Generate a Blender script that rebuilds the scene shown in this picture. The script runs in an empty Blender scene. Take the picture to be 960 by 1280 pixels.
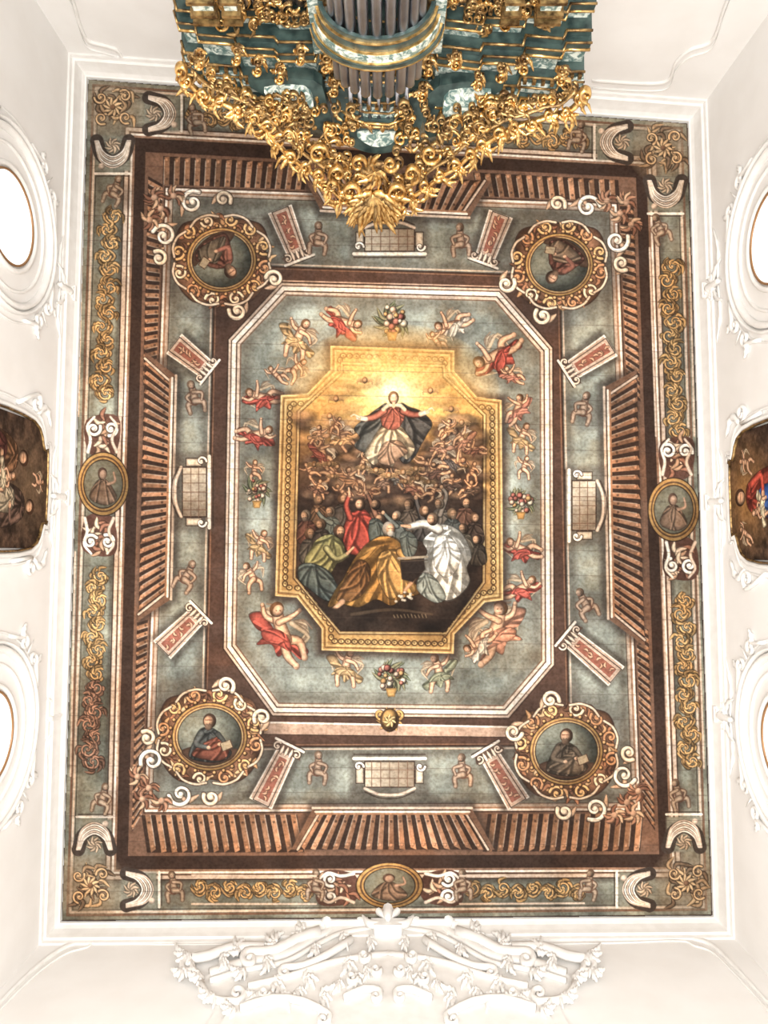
import bpy, math, random
import numpy as np
from mathutils import Vector, Matrix
random.seed(7)
# ------------------------------------------------------------------ survey / camera
F=930.0; CX,CY=480.0,640.0; ZV=690.0; ZC=1.6; HC=11.7
al=math.atan((ZV-CY)/F); ca,sa=math.cos(al),math.sin(al)
def ray(px,py):
    x=(px-CX)/F; y=(py-CY)/F
    return np.array([x,y*ca-sa,y*sa+ca])
def at_h(px,py,h):
    d=ray(px,py); return d*(h/d[2])
cam_d=bpy.data.cameras.new('camera'); cam=bpy.data.objects.new('camera',cam_d)
bpy.context.scene.collection.objects.link(cam)
cam_d.sensor_width=36; cam_d.lens=F/1280*36; cam_d.clip_start=.05
cam.matrix_world=Matrix(((1,0,0,0),(0,-ca,sa,0),(0,-sa,-ca,ZC),(0,0,0,1)))
bpy.context.scene.camera=cam
try:
    bpy.context.scene.view_settings.view_transform='Standard'
    bpy.context.scene.view_settings.look='None'
except Exception as e: print(e)

# ------------------------------------------------------------------ painter
def fnoise(h,w,seed,base=6,octs=6):
    rs=np.random.RandomState(seed); out=np.zeros((h,w),np.float32); amp=1;tot=0
    for o in range(octs):
        g=base*2**o; gh=max(2,int(g*h/max(h,w)))+2; gw=max(2,int(g*w/max(h,w)))+2
        G=rs.rand(gh,gw).astype(np.float32)
        yy=np.linspace(0,gh-1.001,h); xx=np.linspace(0,gw-1.001,w)
        yi=yy.astype(int); xi=xx.astype(int); fy=(yy-yi)[:,None]; fx=(xx-xi)[None,:]
        fy=fy*fy*(3-2*fy); fx=fx*fx*(3-2*fx)
        a=G[yi][:,xi];b=G[yi][:,xi+1];c=G[yi+1][:,xi];d=G[yi+1][:,xi+1]
        out+=amp*((a*(1-fx)+b*fx)*(1-fy)+(c*(1-fx)+d*fx)*fy); tot+=amp; amp*=.62
    out/=tot
    return np.clip((out-.5)*1.8+.5,0,1)
def cr(P,n=5,closed=False):
    P=[np.array(p,float) for p in P]; m=len(P)
    if m<3: return P
    out=[]
    rng=range(m) if closed else range(m-1)
    for i in rng:
        p1=P[i]; p2=P[(i+1)%m]
        p0=P[i-1] if (closed or i>0) else 2*p1-p2
        p3=P[(i+2)%m] if (closed or i+2<m) else 2*p2-p1
        for k in range(n):
            t=k/n
            out.append(.5*((2*p1)+(-p0+p2)*t+(2*p0-5*p1+4*p2-p3)*t*t+(-p0+3*p1-3*p2+p3)*t**3))
    if not closed: out.append(P[-1])
    return out
def offp(P,d):
    P=[np.array(p,float) for p in P]; n=len(P); out=[]
    A=sum(P[i][0]*P[(i+1)%n][1]-P[(i+1)%n][0]*P[i][1] for i in range(n))
    sg=1 if A>0 else -1
    for i in range(n):
        a=P[i]-P[i-1]; b=P[(i+1)%n]-P[i]
        a/=np.linalg.norm(a); b/=np.linalg.norm(b)
        na=np.array([a[1],-a[0]])*sg; nb=np.array([b[1],-b[0]])*sg
        m=na+nb; m/=max(.3,(1+na@nb)); out.append(P[i]+m*d)
    return out
def mul(c,k): return tuple(min(255,v*k) for v in c)
class Cv:
    def __init__(s,x0,y0,x1,y1,S,seed=1):
        s.x0,s.y0,s.S=x0,y0,S; s.nx=int((x1-x0)*S)+1; s.ny=int((y1-y0)*S)+1
        s.im=np.zeros((s.ny,s.nx,3),np.float32); s.nz=fnoise(s.ny,s.nx,seed,20,6)
    def box(s,xa,ya,xb,yb,m):
        j0=max(0,int((xa-m-s.x0)*s.S)); j1=min(s.nx,int((xb+m-s.x0)*s.S)+2)
        i0=max(0,int((ya-m-s.y0)*s.S)); i1=min(s.ny,int((yb+m-s.y0)*s.S)+2)
        if j1<=j0 or i1<=i0: return None
        X=(s.x0+np.arange(j0,j1)/s.S)[None,:].astype(np.float32); Y=(s.y0+np.arange(i0,i1)/s.S)[:,None].astype(np.float32)
        return i0,i1,j0,j1,X,Y
    def mix(s,b,mask,col,shade=None,tex=.25):
        i0,i1,j0,j1=b[:4]
        c=np.asarray(col,np.float32)
        if c.ndim==1: c=c[None,None,:]
        k=1+tex*(s.nz[i0:i1,j0:j1]-.5)
        if shade is not None: k=k*shade
        R=s.im[i0:i1,j0:j1]; R+=(c*k[...,None]-R)*mask[...,None]
    def poly(s,pts,col,a=1,soft=0,vol=0,folds=None,grad=None,tex=.25,sm=False):
        P=cr(pts,5,True) if sm else pts
        P=np.array(P,float); b=s.box(P[:,0].min(),P[:,1].min(),P[:,0].max(),P[:,1].max(),2+soft)
        if b is None: return
        X,Y=b[4],b[5]; X=X+0*Y; Y=Y+0*X
        d2=np.full(X.shape,1e9,np.float32); ins=np.zeros(X.shape,bool); n=len(P)
        for k in range(n):
            x1,y1=P[k]; x2,y2=P[(k+1)%n]; ex,ey=x2-x1,y2-y1; L=ex*ex+ey*ey+1e-9
            t=np.clip(((X-x1)*ex+(Y-y1)*ey)/L,0,1)
            np.minimum(d2,(X-x1-t*ex)**2+(Y-y1-t*ey)**2,out=d2)
            if abs(y2-y1)>1e-9: ins^=((y1>Y)!=(y2>Y))&(X<ex*(Y-y1)/ey+x1)
        d=np.sqrt(d2); sd=np.where(ins,-d,d); w=max(soft,.9/s.S)
        mask=np.clip(.5-sd/w,0,1)*a; sh=None
        if vol: sh=.6+.46*np.clip(-sd/vol,0,1)**.8
        if grad:
            x1,y1,c1,x2,y2,c2=grad; t=np.clip(((X-x1)*(x2-x1)+(Y-y1)*(y2-y1))/((x2-x1)**2+(y2-y1)**2),0,1)[...,None]
            col=np.array(c1)*(1-t)+np.array(c2)*t
        s.mix(b,mask,col,sh,tex)
        return b,mask
    def stroke(s,pts,w0,w1=None,col=(0,0,0),a=1,soft=0,vol=.4,sm=True,tex=.2,leaf=False,n=5,clip=None):
        if w1 is None: w1=w0
        P=np.array(cr(pts,n) if (sm and len(pts)>2) else pts,float)
        b=s.box(P[:,0].min(),P[:,1].min(),P[:,0].max(),P[:,1].max(),max(w0,w1)/2+2+soft)
        if b is None: return
        seg=np.sqrt(((P[1:]-P[:-1])**2).sum(1)); T=np.concatenate([[0],np.cumsum(seg)])/max(seg.sum(),1e-6)
        R=(w0+(w1-w0)*T)/2
        if leaf: R=R*np.sin(np.pi*np.clip(T*.92+.06,0,1))**.7
        R=np.maximum(R,.25)
        X,Y=b[4],b[5]; X=X+0*Y; Y=Y+0*X
        best=np.full(X.shape,1e9,np.float32); rr=np.ones(X.shape,np.float32)
        for k in range(len(P)-1):
            x1,y1=P[k]; ex,ey=P[k+1]-P[k]; L=ex*ex+ey*ey+1e-9
            t=np.clip(((X-x1)*ex+(Y-y1)*ey)/L,0,1); r=R[k]+t*(R[k+1]-R[k])
            d=np.sqrt((X-x1-t*ex)**2+(Y-y1-t*ey)**2)-r
            m=d<best; best=np.where(m,d,best); rr=np.where(m,r,rr)
        w=max(soft,.9/s.S); mask=np.clip(.5-best/w,0,1)*a
        if clip is not None:
            cb,cm=clip; full=np.zeros(mask.shape,np.float32)
            i0,i1=max(b[0],cb[0]),min(b[1],cb[1]); j0,j1=max(b[2],cb[2]),min(b[3],cb[3])
            if i1<=i0 or j1<=j0: return
            full[i0-b[0]:i1-b[0],j0-b[2]:j1-b[2]]=cm[i0-cb[0]:i1-cb[0],j0-cb[2]:j1-cb[2]]; mask=mask*full
        q=np.clip(1+best/rr,0,1); s.mix(b,mask,col,1+vol*.25-vol*q*q,tex)
    def ell(s,x,y,rx,ry,col,rot=0,a=1,soft=0,vol=.3,tex=.2,lx=-.3,ly=-.3):
        R=max(rx,ry); b=s.box(x-R,y-R,x+R,y+R,2+soft)
        if b is None: return
        X,Y=b[4]-x,b[5]-y; c,n=math.cos(rot),math.sin(rot)
        u=(X*c+Y*n)/rx; v=(-X*n+Y*c)/ry; q=np.sqrt(u*u+v*v); sd=(q-1)*min(rx,ry)
        w=max(soft,.9/s.S); mask=np.clip(.5-sd/w,0,1)*a
        sh=1+vol*.3-vol*np.clip((u-lx)**2+(v-ly)**2,0,1.6)
        s.mix(b,mask,col,sh,tex)
    def glow(s,x,y,rx,ry,col,a=1,p=1.5):
        b=s.box(x-rx,y-ry,x+rx,y+ry,1)
        if b is None: return
        q=np.sqrt(((b[4]-x)/rx)**2+((b[5]-y)/ry)**2); s.mix(b,a*np.clip(1-q,0,1)**p,col,None,.15)
    def line(s,a,b,w,col,al=1,soft=0): s.stroke([a,b],w,w,col,a=al,sm=False,vol=0,soft=soft)
    def ring(s,P,w,col,al=1,soft=0):
        for i in range(len(P)): s.line(P[i],P[(i+1)%len(P)],w,col,al,soft)
TEAL=(142,147,137); PINK=(204,182,162); WHT=(234,224,210); DK=(58,43,36); BR=(112,83,66); GOLD=(190,146,86); OCH=(158,114,84); FLESH=(208,166,134)
def spi(x,y,r,a0,turn=1.3,d=1,n=16):
    return [(x+r*(1-.85*k/n)*math.cos(a0+d*turn*6.283*k/n),y+r*(1-.85*k/n)*math.sin(a0+d*turn*6.283*k/n)) for k in range(n+1)]
def scroll(cv,x,y,r,a0,d=1,w=3,col=GOLD,turn=1.2,tail=None):
    p=spi(x,y,r,a0,turn,d)
    if tail is not None: p=[tail]+p
    cv.stroke(p,w+2,w*.6+1.6,DK,n=2,vol=0,a=.8)
    cv.stroke(p,w,w*.55,col,n=2,vol=.6)
    q=[(a-.22*w,b-.22*w) for a,b in p]
    cv.stroke(q,w*.3,w*.2,mul(col,1.3),n=2,vol=0,a=.8)
    cv.ell(x,y,w*.6,w*.6,mul(col,1.1))
def leaf(cv,x,y,an,l,w,col,bend=.5):
    p=[(x,y),(x+l*.5*math.cos(an),y+l*.5*math.sin(an)),(x+l*math.cos(an+bend),y+l*math.sin(an+bend))]
    cv.stroke(p,w+1.6,w+1.6,mul(col,.35),leaf=True,vol=0,a=.7,n=4); cv.stroke(p,w,w,col,leaf=True,n=4,vol=.6)
    cv.stroke([(a-.5,b-.5) for a,b in p],.9,.6,mul(col,1.25),n=3,vol=0,a=.6)
def rinceau(cv,x0,y0,x1,y1,amp,n,col):
    ux,uy=x1-x0,y1-y0; L=math.hypot(ux,uy); ux/=L;uy/=L; vx,vy=-uy,ux
    st=[]
    for k in range(n*4+1):
        t=k/(n*4); o=amp*.55*math.sin(t*n*math.pi); st.append((x0+ux*L*t+vx*o,y0+uy*L*t+vy*o))
    cv.stroke(st,5,5,DK,a=.6,n=2,vol=0); cv.stroke(st,2.6,2.6,col,n=2)
    for k in range(n):
        t=(k+.5)/n; sd=1 if k%2==0 else -1
        cx,cy=x0+ux*L*t-vx*sd*amp*.25,y0+uy*L*t-vy*sd*amp*.25
        a=math.atan2(uy,ux); A=amp*random.uniform(.8,1.05)
        for j in range(8):
            an=a+random.uniform(0,6.28); leaf(cv,cx+A*.4*math.cos(an),cy+A*.4*math.sin(an),an+.6*sd,A*random.uniform(.4,.85),3.8,mul(col,random.uniform(.6,1.08)),sd*.8)
        scroll(cv,cx,cy,A*.58,a+math.pi/2*sd,-sd,2.6,mul(col,1.08),1.3)
        for j in range(3):
            an=a+random.uniform(0,6.28); leaf(cv,cx+A*.2*math.cos(an),cy+A*.2*math.sin(an),an+.6*sd,A*.5,3,mul(col,random.uniform(1,1.2)),sd*.8)
def lerp(a,b,t): return (a[0]+(b[0]-a[0])*t,a[1]+(b[1]-a[1])*t)
def comb(cv,p0,p1,q0,q1,n,base=OCH,fill=.5,bg=DK):
    cv.poly([p0,p1,q1,q0],bg)
    for k in range(n):
        t0=(k+.12)/n; t1=(k+.12+fill)/n
        a,b,c,d=lerp(p0,p1,t0),lerp(p0,p1,t1),lerp(q0,q1,t1),lerp(q0,q1,t0)
        a=lerp(a,d,random.uniform(0,.1)); cc=mul(base,random.uniform(.8,1.15)); cv.poly([a,b,c,d],cc,tex=.5)
        cv.line(lerp(a,d,.1),d,1.1,mul(PINK,.98),.7)
        m=lerp(lerp(a,b,.5),lerp(d,c,.5),.12); cv.ell(m[0],m[1],2.2,2.2,mul(base,1.15))
        m=lerp(lerp(a,b,.5),lerp(d,c,.5),.8); cv.ell(m[0],m[1],1.6,1.6,DK,a=.6)
def drap(cv,P,c,anchor=None,nf=9,vol=6,out=.6,bend=.22,rs=None):
    rs=rs or random
    cv.poly(P,mul(c,.3),sm=True,a=out); cx=sum(p[0] for p in P)/len(P); cy=sum(p[1] for p in P)/len(P)
    Q=[lerp(p,(cx,cy),.04) for p in P]; clip=cv.poly(Q,c,sm=True,vol=vol,tex=.5)
    if clip is None: return
    ax,ay=anchor or (cx,min(p[1] for p in P)*.7+cy*.3)
    E=cr(P,4,True); sz=max(max(abs(p[0]-cx),abs(p[1]-cy)) for p in P)
    for k in range(nf):
        e=E[int((k+rs.random())/nf*len(E))%len(E)]; j=sz*.16
        s0=(ax+rs.uniform(-j,j),ay+rs.uniform(-j,j)); L=math.hypot(e[0]-s0[0],e[1]-s0[1])
        if L<sz*.35: continue
        nx,ny=-(e[1]-s0[1])/L,(e[0]-s0[0])/L; bd=rs.uniform(-bend,bend)*L
        m=((s0[0]+e[0])/2+nx*bd,(s0[1]+e[1])/2+ny*bd); ww=max(1.4,sz*.11)
        cv.stroke([s0,m,e],ww*.5,ww*1.5,mul(c,.48),a=.75,soft=1.2+sz*.02,vol=0,clip=clip,n=4)
        o=ww*.9; cv.stroke([(s0[0]+nx*o,s0[1]+ny*o),(m[0]+nx*o,m[1]+ny*o),(e[0]+nx*o,e[1]+ny*o)],ww*.3,ww*.9,mul(c,1.28),a=.75,soft=1,vol=0,clip=clip,n=4)
def fpts(x,y,s,rot,fl,P):
    c,n=math.cos(rot),math.sin(rot); return [(x+s*(fl*a*c-b*n),y+s*(fl*a*n+b*c)) for a,b in P]
POSES=[
 dict(h=(.1,-1.25),n=(.05,-.9),c=(0,-.6),p=(0,.15),le=(-.6,-.75),lh=(-1.0,-1.2),re=(.6,-.5),rh=(.95,-.1),lk=(-.5,.65),lf=(-.35,1.4),rk=(.6,.5),rf=(.9,1.25)),
 dict(h=(-.7,-.95),n=(-.5,-.7),c=(-.3,-.45),p=(.35,.15),le=(-1.0,-.4),lh=(-1.4,-.8),re=(.1,-1.0),rh=(.3,-1.45),lk=(1.0,-.1),lf=(1.6,.45),rk=(.8,.75),rf=(1.45,1.0)),
 dict(h=(.0,-1.2),n=(0,-.85),c=(0,-.55),p=(-.1,.2),le=(-.65,-.3),lh=(-.45,.2),re=(.65,-.3),rh=(.5,.25),lk=(-.7,.35),lf=(-.75,1.1),rk=(.55,.45),rf=(.5,1.2)),
]
def fig(cv,x,y,s,rot=0,fl=1,drape=None,wing=True,pose=0,skin=FLESH,hair=(110,76,50),sh=.35):
    J={k:fpts(x,y,s,rot,fl,[v])[0] for k,v in POSES[pose].items()}
    cv.glow(x+s*.3,y+s*.4,s*2,s*2,(60,50,44),sh,1.2)
    if wing:
        for sx in(-1,1):
            for j in range(6):
                e=fpts(x,y,s,rot,fl,[(sx*.25,-.7),(sx*(.7+.12*j),-1.1+.12*j),(sx*(1.25-.07*j),-.95+.26*j)])
                cv.stroke(e,s*.26,s*.08,(186,166,138) if j%2 else (134,112,94),a=.9,n=3)
    if drape:
        A=random.uniform(-.3,.3)
        P=fpts(x,y,s,rot+A,fl,[(-.6,-.3),(-1.2,-.7),(-1.75,-.35),(-1.2,.15),(-.7,.3),(-.9,.9),(-.2,.65),(.3,1.1),(.7,.6),(1.4,.85),(1.6,.3),(1.0,.1),(.5,-.1),(0,.1)])
        drap(cv,P,drape,(x,y),10,s*.25)
    def limb(a,b,c,w):
        cv.stroke([J[a],J[b],J[c]],s*w+1.6,s*w*.55+1.4,(90,54,40),a=.75,vol=0,n=4)
        cv.stroke([J[a],J[b],J[c]],s*w,s*w*.5,skin,vol=.6,n=4)
        cv.ell(J[c][0],J[c][1],s*w*.3,s*w*.34,skin)
    limb('p','lk','lf',.5); limb('c','le','lh',.32)
    cv.stroke([J['n'],J['c'],J['p']],s*.5+1.6,s*.66+1.6,(90,54,40),a=.75,vol=0)
    cv.stroke([J['n'],J['c'],J['p']],s*.5,s*.64,skin,vol=.65)
    limb('p','rk','rf',.5); limb('c','re','rh',.32)
    if drape:
        P=fpts(x,y,s,rot,fl,[(-.5,.0),(0,-.15),(.5,.0),(.9,.5),(.2,.55),(-.5,.65),(-.85,.35)])
        drap(cv,P,mul(drape,1.08),J['p'],6,s*.2)
    h=J['h']; cv.ell(h[0],h[1],s*.34,s*.38,hair,rot,vol=.3)
    hx,hy=h[0]+fl*s*.08*math.cos(rot),h[1]+s*.08
    cv.ell(hx,hy,s*.25,s*.3,skin,rot,vol=.5)
    if s>11:
        for sx in(-1,1): cv.ell(hx+sx*s*.09,hy-.02*s,s*.045,s*.03,(70,40,30),rot,vol=0,a=.7)
        cv.line((hx-s*.05,hy+s*.15),(hx+s*.05,hy+s*.15),.9,(150,66,54),.6)
def flowers(cv,x,y,r):
    for k in range(20): leaf(cv,x,y,random.uniform(0,6.28),r*random.uniform(.8,1.3),r*.22,random.choice([(100,106,82),(124,120,92)]))
    for k in range(24):
        a=random.uniform(0,6.28); q=r*.8*math.sqrt(random.random()); c=random.choice([(182,116,100),(208,178,156),(188,146,96),(156,92,80),(216,202,178)])
        z=random.uniform(.1,.2); cv.ell(x+q*math.cos(a),y+q*math.sin(a),r*z*1.25,r*z*1.25,mul(c,.5)); cv.ell(x+q*math.cos(a),y+q*math.sin(a),r*z,r*z,c,vol=.6)
    cv.poly([(x-r*.35,y+r*.7),(x+r*.35,y+r*.7),(x+r*.22,y+r*1.25),(x-r*.22,y+r*1.25)],GOLD,vol=3)

cv=Cv(72,94,896,1156,1.4,3)
Q1=[(111,100),(858,155),(889,1143),(78,1150)]
Q2=[(169,172),(808,208),(838,1084),(145,1087)]
Q3=[(182,190),(795,222),(824,1068),(160,1070)]
Q4=[(214,242),(764,262),(793,1006),(188,1008)]
R5=[(268,331),(700,345),(712,932),(255,934)]
O=[(355,362),(622,369),(682,438),(684,828),(632,889),(345,886),(288,808),(294,428)]
cv.poly(offp(Q1,12),(60,45,40))
cv.poly(Q1,(124,126,113),tex=.7)
cv.ring(offp(Q1,-6),3,BR); cv.ring(offp(Q1,-9.5),2.6,PINK); cv.ring(offp(Q1,-12.5),1,DK); cv.ring(offp(Q1,-17),8,(84,74,60),.4,6)
cv.poly(offp(Q2,13),(146,112,90)); cv.ring(offp(Q2,15),6,(60,52,46),.5,4); cv.ring(offp(Q2,13),1.3,DK); cv.ring(offp(Q2,10),4,PINK); cv.ring(offp(Q2,6.5),1.2,DK); cv.ring(offp(Q2,4),2.4,WHT)
cv.poly(Q2,DK)
cv.poly(Q3,(116,86,69)); cv.poly(offp(Q4,8),(172,134,110))
for o,w,c in((8,1.5,DK),(5.5,2.4,WHT),(2.5,2,OCH),(0,3.4,PINK),(-2.5,1,DK)): cv.ring(offp(Q4,o),w,c)
cv.poly(offp(Q4,-3),TEAL,tex=.5); cv.ring(offp(Q4,-8),12,(84,74,62),.55,11)
def edgept(P,i,t): return lerp(P[i],P[(i+1)%4],t)
for i,(na,nb) in enumerate([(14,14),(24,24),(15,15),(24,24)]):
    Pi=offp(Q3,-4); Po=offp(Q4,11)
    comb(cv,edgept(Pi,i,.03),edgept(Pi,i,.33),edgept(Po,i,.0),edgept(Po,i,.31),na)
    comb(cv,edgept(Pi,i,.67),edgept(Pi,i,.97),edgept(Po,i,.69),edgept(Po,i,1.0),nb)
def balcony(o0,o1,i0,i1,n):
    dx=(i0[0]+i1[0]-o0[0]-o1[0])/2; dy=(i0[1]+i1[1]-o0[1]-o1[1])/2; L=math.hypot(dx,dy); dx/=L; dy/=L
    e0=(i0[0]+dx*9,i0[1]+dy*9); e1=(i1[0]+dx*9,i1[1]+dy*9)
    tx,ty=(i1[0]-i0[0]),(i1[1]-i0[1]); T=math.hypot(tx,ty); tx/=T;ty/=T
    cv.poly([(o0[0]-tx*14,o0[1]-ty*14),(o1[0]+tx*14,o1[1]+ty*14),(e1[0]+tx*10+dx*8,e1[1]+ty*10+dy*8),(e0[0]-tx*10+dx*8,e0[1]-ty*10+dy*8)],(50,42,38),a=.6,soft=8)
    cv.poly([(o0[0]-tx*8,o0[1]-ty*8),(o1[0]+tx*8,o1[1]+ty*8),(e1[0]+tx*6,e1[1]+ty*6),(e0[0]-tx*6,e0[1]-ty*6)],BR)
    comb(cv,o0,o1,i0,i1,n,fill=.48,base=(164,118,88))
    for a,b in((o0,i0),(o1,i1)): cv.line(a,b,4.5,DK); cv.line(a,b,2.6,PINK)
    for k,(w,c) in enumerate([(3,OCH),(2.6,WHT),(1.4,DK),(3,PINK)]):
        f=1+k*2.3; ex=2+k*1.6
        cv.line((i0[0]+dx*f-tx*ex,i0[1]+dy*f-ty*ex),(i1[0]+dx*f+tx*ex,i1[1]+dy*f+ty*ex),w,c)
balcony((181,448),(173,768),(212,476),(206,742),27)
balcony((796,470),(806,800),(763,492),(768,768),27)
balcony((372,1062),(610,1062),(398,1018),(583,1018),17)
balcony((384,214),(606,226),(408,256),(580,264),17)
cv.ring(offp(R5,7),12,(70,62,54),.5,9); cv.poly(R5,(80,58,48)); cv.ring(R5,2,DK); cv.ring(offp(R5,-2.5),1.2,OCH,.7); cv.ring(offp(R5,3),1.6,PINK)
cv.poly([(330,902),(645,908),(645,921),(330,918)],(184,152,130)); cv.line((330,903),(645,909),2,WHT); cv.line((330,918),(645,922),1.2,DK)
cv.poly([(345,350),(640,358),(640,364),(345,356)],(184,152,130))
cv.poly(offp(O,10),DK); cv.poly(offp(O,8),(186,154,132))
cv.poly(offp(O,-4),TEAL,tex=.6); cv.ring(offp(O,-13),16,(92,84,72),.55,13)
for o,w,c in((7,2,PINK),(4.6,1.2,DK),(1.5,4.6,WHT),(-2,1.3,DK),(-4.5,3,PINK),(-7,1.6,BR)): cv.ring(offp(O,o),w,c)
cv.glow(487,470,200,120,(164,166,150),.5)
def pilaster(b,c,w0=30,w1=24):
    dx,dy=c[0]-b[0],c[1]-b[1]; L=math.hypot(dx,dy); ux,uy=dx/L,dy/L; vx,vy=-uy,ux
    def q(a,e,f0,f1): return [(b[0]+ux*L*a+vx*f0*w0/2,b[1]+uy*L*a+vy*f0*w0/2),(b[0]+ux*L*a+vx*f1*w0/2,b[1]+uy*L*a+vy*f1*w0/2),(b[0]+ux*L*e+vx*f1*w1/2,b[1]+uy*L*e+vy*f1*w1/2),(b[0]+ux*L*e+vx*f0*w1/2,b[1]+uy*L*e+vy*f0*w1/2)]
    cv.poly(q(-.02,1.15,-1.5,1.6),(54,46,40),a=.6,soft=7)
    cv.poly(q(0,1,-1,1),(188,160,140)); cv.ring(q(0,1,-1,1),1.6,WHT); cv.ring(q(0,1,-.72,.72),1.2,DK)
    cv.poly(q(.06,.92,-.5,.5),(148,90,74)); cv.ring(q(.06,.92,-.5,.5),1.2,PINK)
    for k in range(8):
        e=lerp(b,c,.14+k*.1); leaf(cv,e[0],e[1],random.uniform(0,6),6,3,(190,146,118))
    cv.poly(q(1,1.16,-1.35,1.35),(88,68,58))
    for f in(-1.1,1.1):
        e=(c[0]+ux*L*.06+vx*f*w1/2,c[1]+uy*L*.06+vy*f*w1/2); scroll(cv,e[0],e[1],5.5,random.uniform(0,6),1 if f>0 else -1,2.4,PINK,1.1)
    for f in(-.5,0,.5): leaf(cv,c[0]+vx*f*w1/2-ux*3,c[1]+vy*f*w1/2-uy*3,math.atan2(uy,ux),11,4,PINK,0)
    cv.line((c[0]+ux*L*.17-vx*w1*.8,c[1]+uy*L*.17-vy*w1*.8),(c[0]+ux*L*.17+vx*w1*.8,c[1]+uy*L*.17+vy*w1*.8),3,WHT)
    cv.line((c[0]+ux*L*.21-vx*w1*.8,c[1]+uy*L*.21-vy*w1*.8),(c[0]+ux*L*.21+vx*w1*.8,c[1]+uy*L*.21+vy*w1*.8),1.2,DK)
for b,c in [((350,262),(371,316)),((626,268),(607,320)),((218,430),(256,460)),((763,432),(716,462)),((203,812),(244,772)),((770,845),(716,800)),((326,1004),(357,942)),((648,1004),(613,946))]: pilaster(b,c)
def urn(x,y,w,h,ver,fl):
    def m(P): return [(x+(b*h*fl if ver else a*w),y+(a*w if ver else b*h*fl)) for a,b in P]
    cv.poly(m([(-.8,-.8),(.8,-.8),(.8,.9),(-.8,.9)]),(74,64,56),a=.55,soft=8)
    cv.poly(m([(-.5,-.5),(.5,-.5),(.5,.5),(-.5,.5)]),(182,168,148),grad=(*m([(-.5,0)])[0],(200,186,164),*m([(.5,0)])[0],(134,118,100))); cv.ring(m([(-.5,-.5),(.5,-.5),(.5,.5),(-.5,.5)]),1.4,DK)
    for k in range(5):
        a=-.36+.18*k; cv.line(*m([(a,-.5),(a,.5)]),1,BR)
    for b in(-.18,.15): cv.line(*m([(-.5,b),(.5,b)]),1,BR)
    cv.line(*m([(-.72,-.62),(.72,-.62)]),4,WHT); cv.line(*m([(-.72,-.78),(.72,-.78)]),1.3,DK)
    cv.stroke(m([(-.5,.55),(-.2,.78),(.2,.78),(.5,.55)]),4,4,PINK); cv.stroke(m([(-.5,.68),(-.2,.92),(.2,.92),(.5,.68)]),1.2,1.2,DK)
    for f in(-1,1):
        q=m([(f*.68,-.3),(f*.52,-.3),(f*.52,.35),(f*.68,.35)]); cv.poly(q,(200,184,162),vol=3); cv.ring(q,1,DK)
        p=m([(f*.62,-.3)])[0]; scroll(cv,p[0],p[1],6,0,f,3,WHT,1)
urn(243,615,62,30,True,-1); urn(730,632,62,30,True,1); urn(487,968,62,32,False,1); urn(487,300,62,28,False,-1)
PUT=(160,136,116)
for x,y,r,f,po in [(398,962,0,1,2),(577,965,0,-1,2),(398,300,0,1,2),(575,302,0,-1,2),(244,498,-.3,1,2),(233,722,.4,1,2),(728,512,.3,-1,2),(732,757,-.4,-1,2)]:
    fig(cv,x,y,15,r,f,None,False,po,skin=PUT,hair=(110,88,72),sh=.6)
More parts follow.
